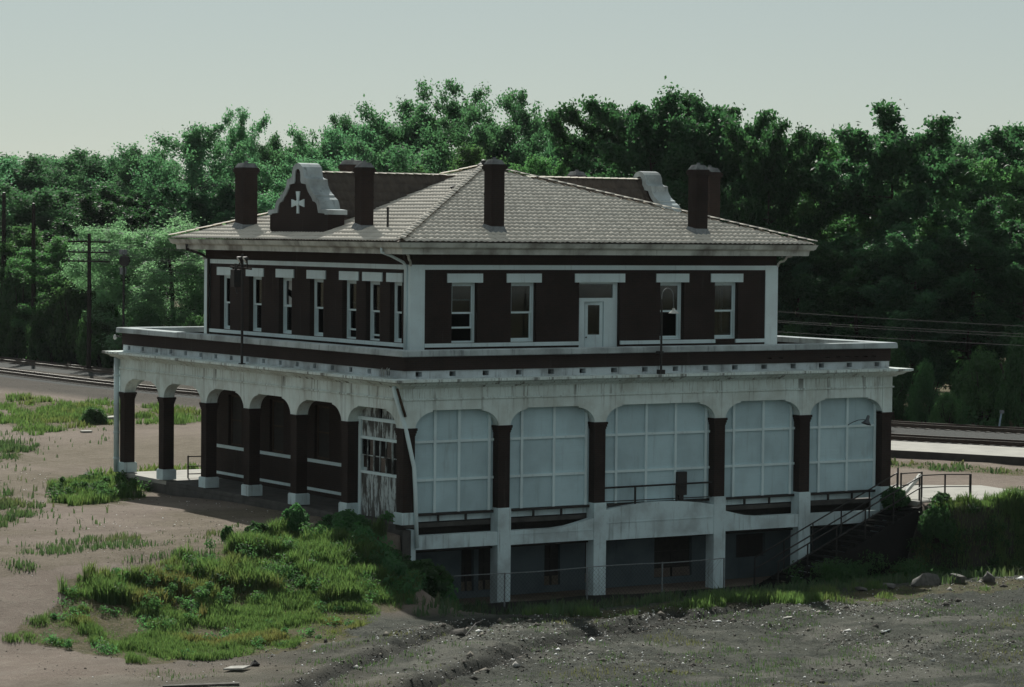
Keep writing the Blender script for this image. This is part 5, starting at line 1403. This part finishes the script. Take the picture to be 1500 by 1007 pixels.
# grasses: one object per grown-over patch
def grass(name, poly, dens, h0, h1, mat, label, seed, yellow=.35, clump=.6, width=.014, jig=1.3):
    rs = np.random.RandomState(seed); P = np.array(poly); lo, hi = P.min(0)-1, P.max(0)+1
    n = int(dens*(hi-lo).prod()); x = rs.uniform(lo[0], hi[0], n); y = rs.uniform(lo[1], hi[1], n)
    k = soft_poly(x, y, poly, jig, seed); x, y = x[k], y[k]
    nz = fbm(x*.9, y*.9, seed+200, 3); k = rs.rand(len(x)) < np.clip((nz-.5)*4*clump+.75-.35*clump, .03, 1); x, y, nz = x[k], y[k], nz[k]
    k = ~((x > .0) & (x < BW) & (y > .0) & (y < BL)); x, y, nz = x[k], y[k], nz[k]
    z = hz(x, y); h = (h0+(h1-h0)*sstep(.42, .66, nz))*rs.uniform(.55, 1.15, len(x))
    a = rs.uniform(0, 6.28, len(x)); ln = h*rs.uniform(.1, .55, len(x)); b = a+rs.uniform(1.2, 1.9, len(x)); w = width*(.6+.8*rs.rand(len(x)))*(.6+h)
    ca_, sa_ = np.cos(b)*w, np.sin(b)*w
    p0 = np.stack([x-ca_, y-sa_, z-.03], -1); p1 = np.stack([x+ca_, y+sa_, z-.03], -1)
    mx_, my_ = x+np.cos(a)*ln*.35, y+np.sin(a)*ln*.35
    p2 = np.stack([mx_+ca_*.7, my_+sa_*.7, z+h*.62], -1); p3 = np.stack([mx_-ca_*.7, my_-sa_*.7, z+h*.62], -1)
    p4 = np.stack([x+np.cos(a)*ln, y+np.sin(a)*ln, z+h*.97], -1)
    v = np.stack([p0, p1, p2, p3, p4], 1).reshape(-1, 3); m_ = len(x); o = np.arange(m_)[:, None]*5
    tri = np.concatenate([o+np.array([[0, 1, 2]]), o+np.array([[0, 2, 3]]), o+np.array([[3, 2, 4]])], 1).reshape(-1, 3)
    me = np_mesh(name, v, tri, mat, 3)
    tint = np.clip(sstep(.50, .72, fbm(x*.35, y*.35, seed+300, 3))*1.2*yellow+rs.randn(m_)*.12+.08, 0, 1)
    at = me.attributes.new('tint', 'FLOAT', 'POINT'); at.data.foreach_set('value', np.repeat(tint, 5).astype(np.float32))
    kind(link(name, me), 'stuff', label)
G, GD = M['grass'], M['grass_dull']
grass('grass', GRASS['mound'], 900, .05, .28, G, 'green grass covering the sloping mound left of the depot', 1, .75)
grass('grass', GRASS['mound_tall'], 900, .15, .66, G, 'tall rank grass on the upper part of the mound', 2, .7, .8, .016)
grass('grass', GRASS['foot'], 260, .08, .42, G, 'grass tufts left of the farthest arcade column', 3, .3, 1.0, .025)
grass('grass', GRASS['track'], 90, .06, .36, G, 'green weeds on the gravel between arcade and tracks', 4, .35, 1.4, .035)
grass('grass', GRASS['edge1'], 90, .06, .32, GD, 'weed patch at the left edge beyond the gravel track', 5, .3, 1.2, .04)
grass('grass', GRASS['edge2'], 90, .06, .32, GD, 'weed patches at the left edge beside the gravel', 6, .4, 1.4, .035)
grass('grass', GRASS['sparse'], 70, .05, .24, GD, 'sparse weeds on the gravel above the mound', 7, .4, 1.4, .028)
grass('grass', GRASS['lotstrip'], 420, .06, .36, G, 'bright green grass strip along the shadow edge before the depot', 8, .25, .9, .015)
grass('grass', GRASS['platfoot'], 40, .08, .30, GD, 'dry grass along the platform foot', 9, .7, .5, .06)
grass('grass', GRASS['porch'], 70, .1, .45, G, 'grass along the back edge of the porch floor', 10, .3, .8, .05)
grass('grass', [(20.4, -2.1), (24.2, -2.0), (28, -2.9), (36, -4.7), (36, -7.4), (27, -5.6), (20.4, -4.6)], 1100, .2, .7, G, 'tall grass hanging down the bank right of the stair', 11, .5, .5, .017)
grass('grass', [(-22, -9), (-15, -2), (-9, 4), (-5, 14), (-2, 30), (16, 55), (12, 80), (-20, 60), (-40, 10)], 3.0, .05, .28, GD, 'scattered weeds over the gravel left of the depot', 12, .5, 1.6, .04)
grass('grass', [(-16, -13), (-4, -10.5), (6, -11), (20, -12), (22, -26), (-18, -26)], 55, .03, .12, GD, 'thin stubble on the dirt lot in front', 13, .9, 1.4, .016)
grass('grass', [(-4.5, -7.5), (-.5, -1.2), (.4, -.6), (4, -1.2), (22, -2), (22, -9), (0, -9.2)], 45, .08, .4, GD, 'shaded weeds in the sunken yard before the basement', 14, .3, .9, .035)
def weeds(poly, dens, r0, h0, h1, ls, per, mat, label, seed):
    rs = np.random.RandomState(seed); P = np.array(poly); lo, hi = P.min(0), P.max(0); n = int(dens*(hi-lo).prod())
    x = rs.uniform(lo[0], hi[0], n); y = rs.uniform(lo[1], hi[1], n); k = soft_poly(x, y, poly, .7, seed) & (fbm(x*.8, y*.8, seed, 3) > rs.uniform(.42, .58, n)); x, y = x[k], y[k]
    z = hz(x, y)+rs.uniform(h0, h1, len(x)); c = np.stack([x, y, z], -1)
    q = leaf_cloud(c, np.full((len(c), 3), r0)*rs.uniform(.5, 1.4, (len(c), 1))*np.array([1, 1, .8]), per, ls, rs, .35, 2.2)
    kind(link('weeds', np_mesh('weeds', q, np.arange(len(q)).reshape(-1, 4), mat, 4)), 'stuff', label)
weeds(GRASS['mound_tall'], 3.0, .32, .05, .5, .05, 110, M['leaf_soft'], 'soft leafy weeds growing through the tall grass of the mound', 31)
weeds(GRASS['mound'], 1.6, .25, .02, .2, .045, 80, M['leaf_soft'], 'low leafy weeds in the grass of the mound', 32)
weeds(GRASS['foot'], 3.0, .25, .05, .4, .08, 55, M['leaf_soft'], 'leafy weeds round the foot of the farthest column', 33)
weeds([(20.6, -2.0), (24.2, -2.3), (36, -4.9), (36, -6.6), (27, -4.9), (20.6, -4.4)], 15, .32, -.1, .45, .06, 90, M['leaf_bush'], 'leafy weeds hanging over the bank right of the stair', 34)
weeds([(-3.6, -6.0), (-2.6, 1.0), (-.3, 1.0), (.2, -2.2), (-1.0, -5.5)], 6, .34, .1, .7, .09, 70, M['leaf_bush'], 'shaded weeds on the bank beside the near corner', 35)
weeds([(15.5, -2.2), (20.8, -2.05), (21.2, -4.2), (15.5, -4.2)], 9, .4, .1, .9, .07, 80, M['leaf_bush'], 'dark weeds in the shade against the side of the outside stair', 36)
# dark undergrowth along the foot of the wood
def undergrowth():
    rs = np.random.RandomState(55); c = []
    for i in range(len(FAR)-1):
        if FAR[i, 1] > 150 or FAR[i, 1] < -30: continue
        n = max(1, int(np.linalg.norm(FAR[i+1]-FAR[i])*1.6))
        for _ in range(n):
            d = rs.uniform(4.0, 14.0); f = rs.rand(); p = FAR[i]*(1-f)+FAR[i+1]*f+NF[i]*d
            hgt = rs.uniform(.1, .5+.22*(d-3.5)); c.append((p[0], p[1], hgt-.3))
    c = np.array(c); q = leaf_cloud(c, np.full((len(c), 3), .55)*rs.uniform(.6, 1.3, (len(c), 1)), 60, .17, rs)
    kind(link('undergrowth', np_mesh('undergrowth', q, np.arange(len(q)).reshape(-1, 4), M['leaf_bush'], 4)), 'stuff', 'dark tangled undergrowth along the foot of the wood')
undergrowth()
# ---------------------------------------------------------------- air
hm = bpy.data.materials.new('haze'); hm.use_nodes = True; ht = hm.node_tree; ht.nodes.clear()
ho = ht.nodes.new('ShaderNodeOutputMaterial'); hv = ht.nodes.new('ShaderNodeVolumePrincipled')
hv.inputs['Color'].default_value = (.86, .95, 1.0, 1); hv.inputs['Density'].default_value = .00004; hv.inputs['Anisotropy'].default_value = .2
ht.links.new(hv.outputs[0], ho.inputs['Volume'])
mb = MB(); mb.box(-2600, -500, -5.0, 2600, 4200, 27.0)
hz_o = mb.build('haze', hm); kind(hz_o, 'stuff', 'thin pale haze in the air over the whole place')
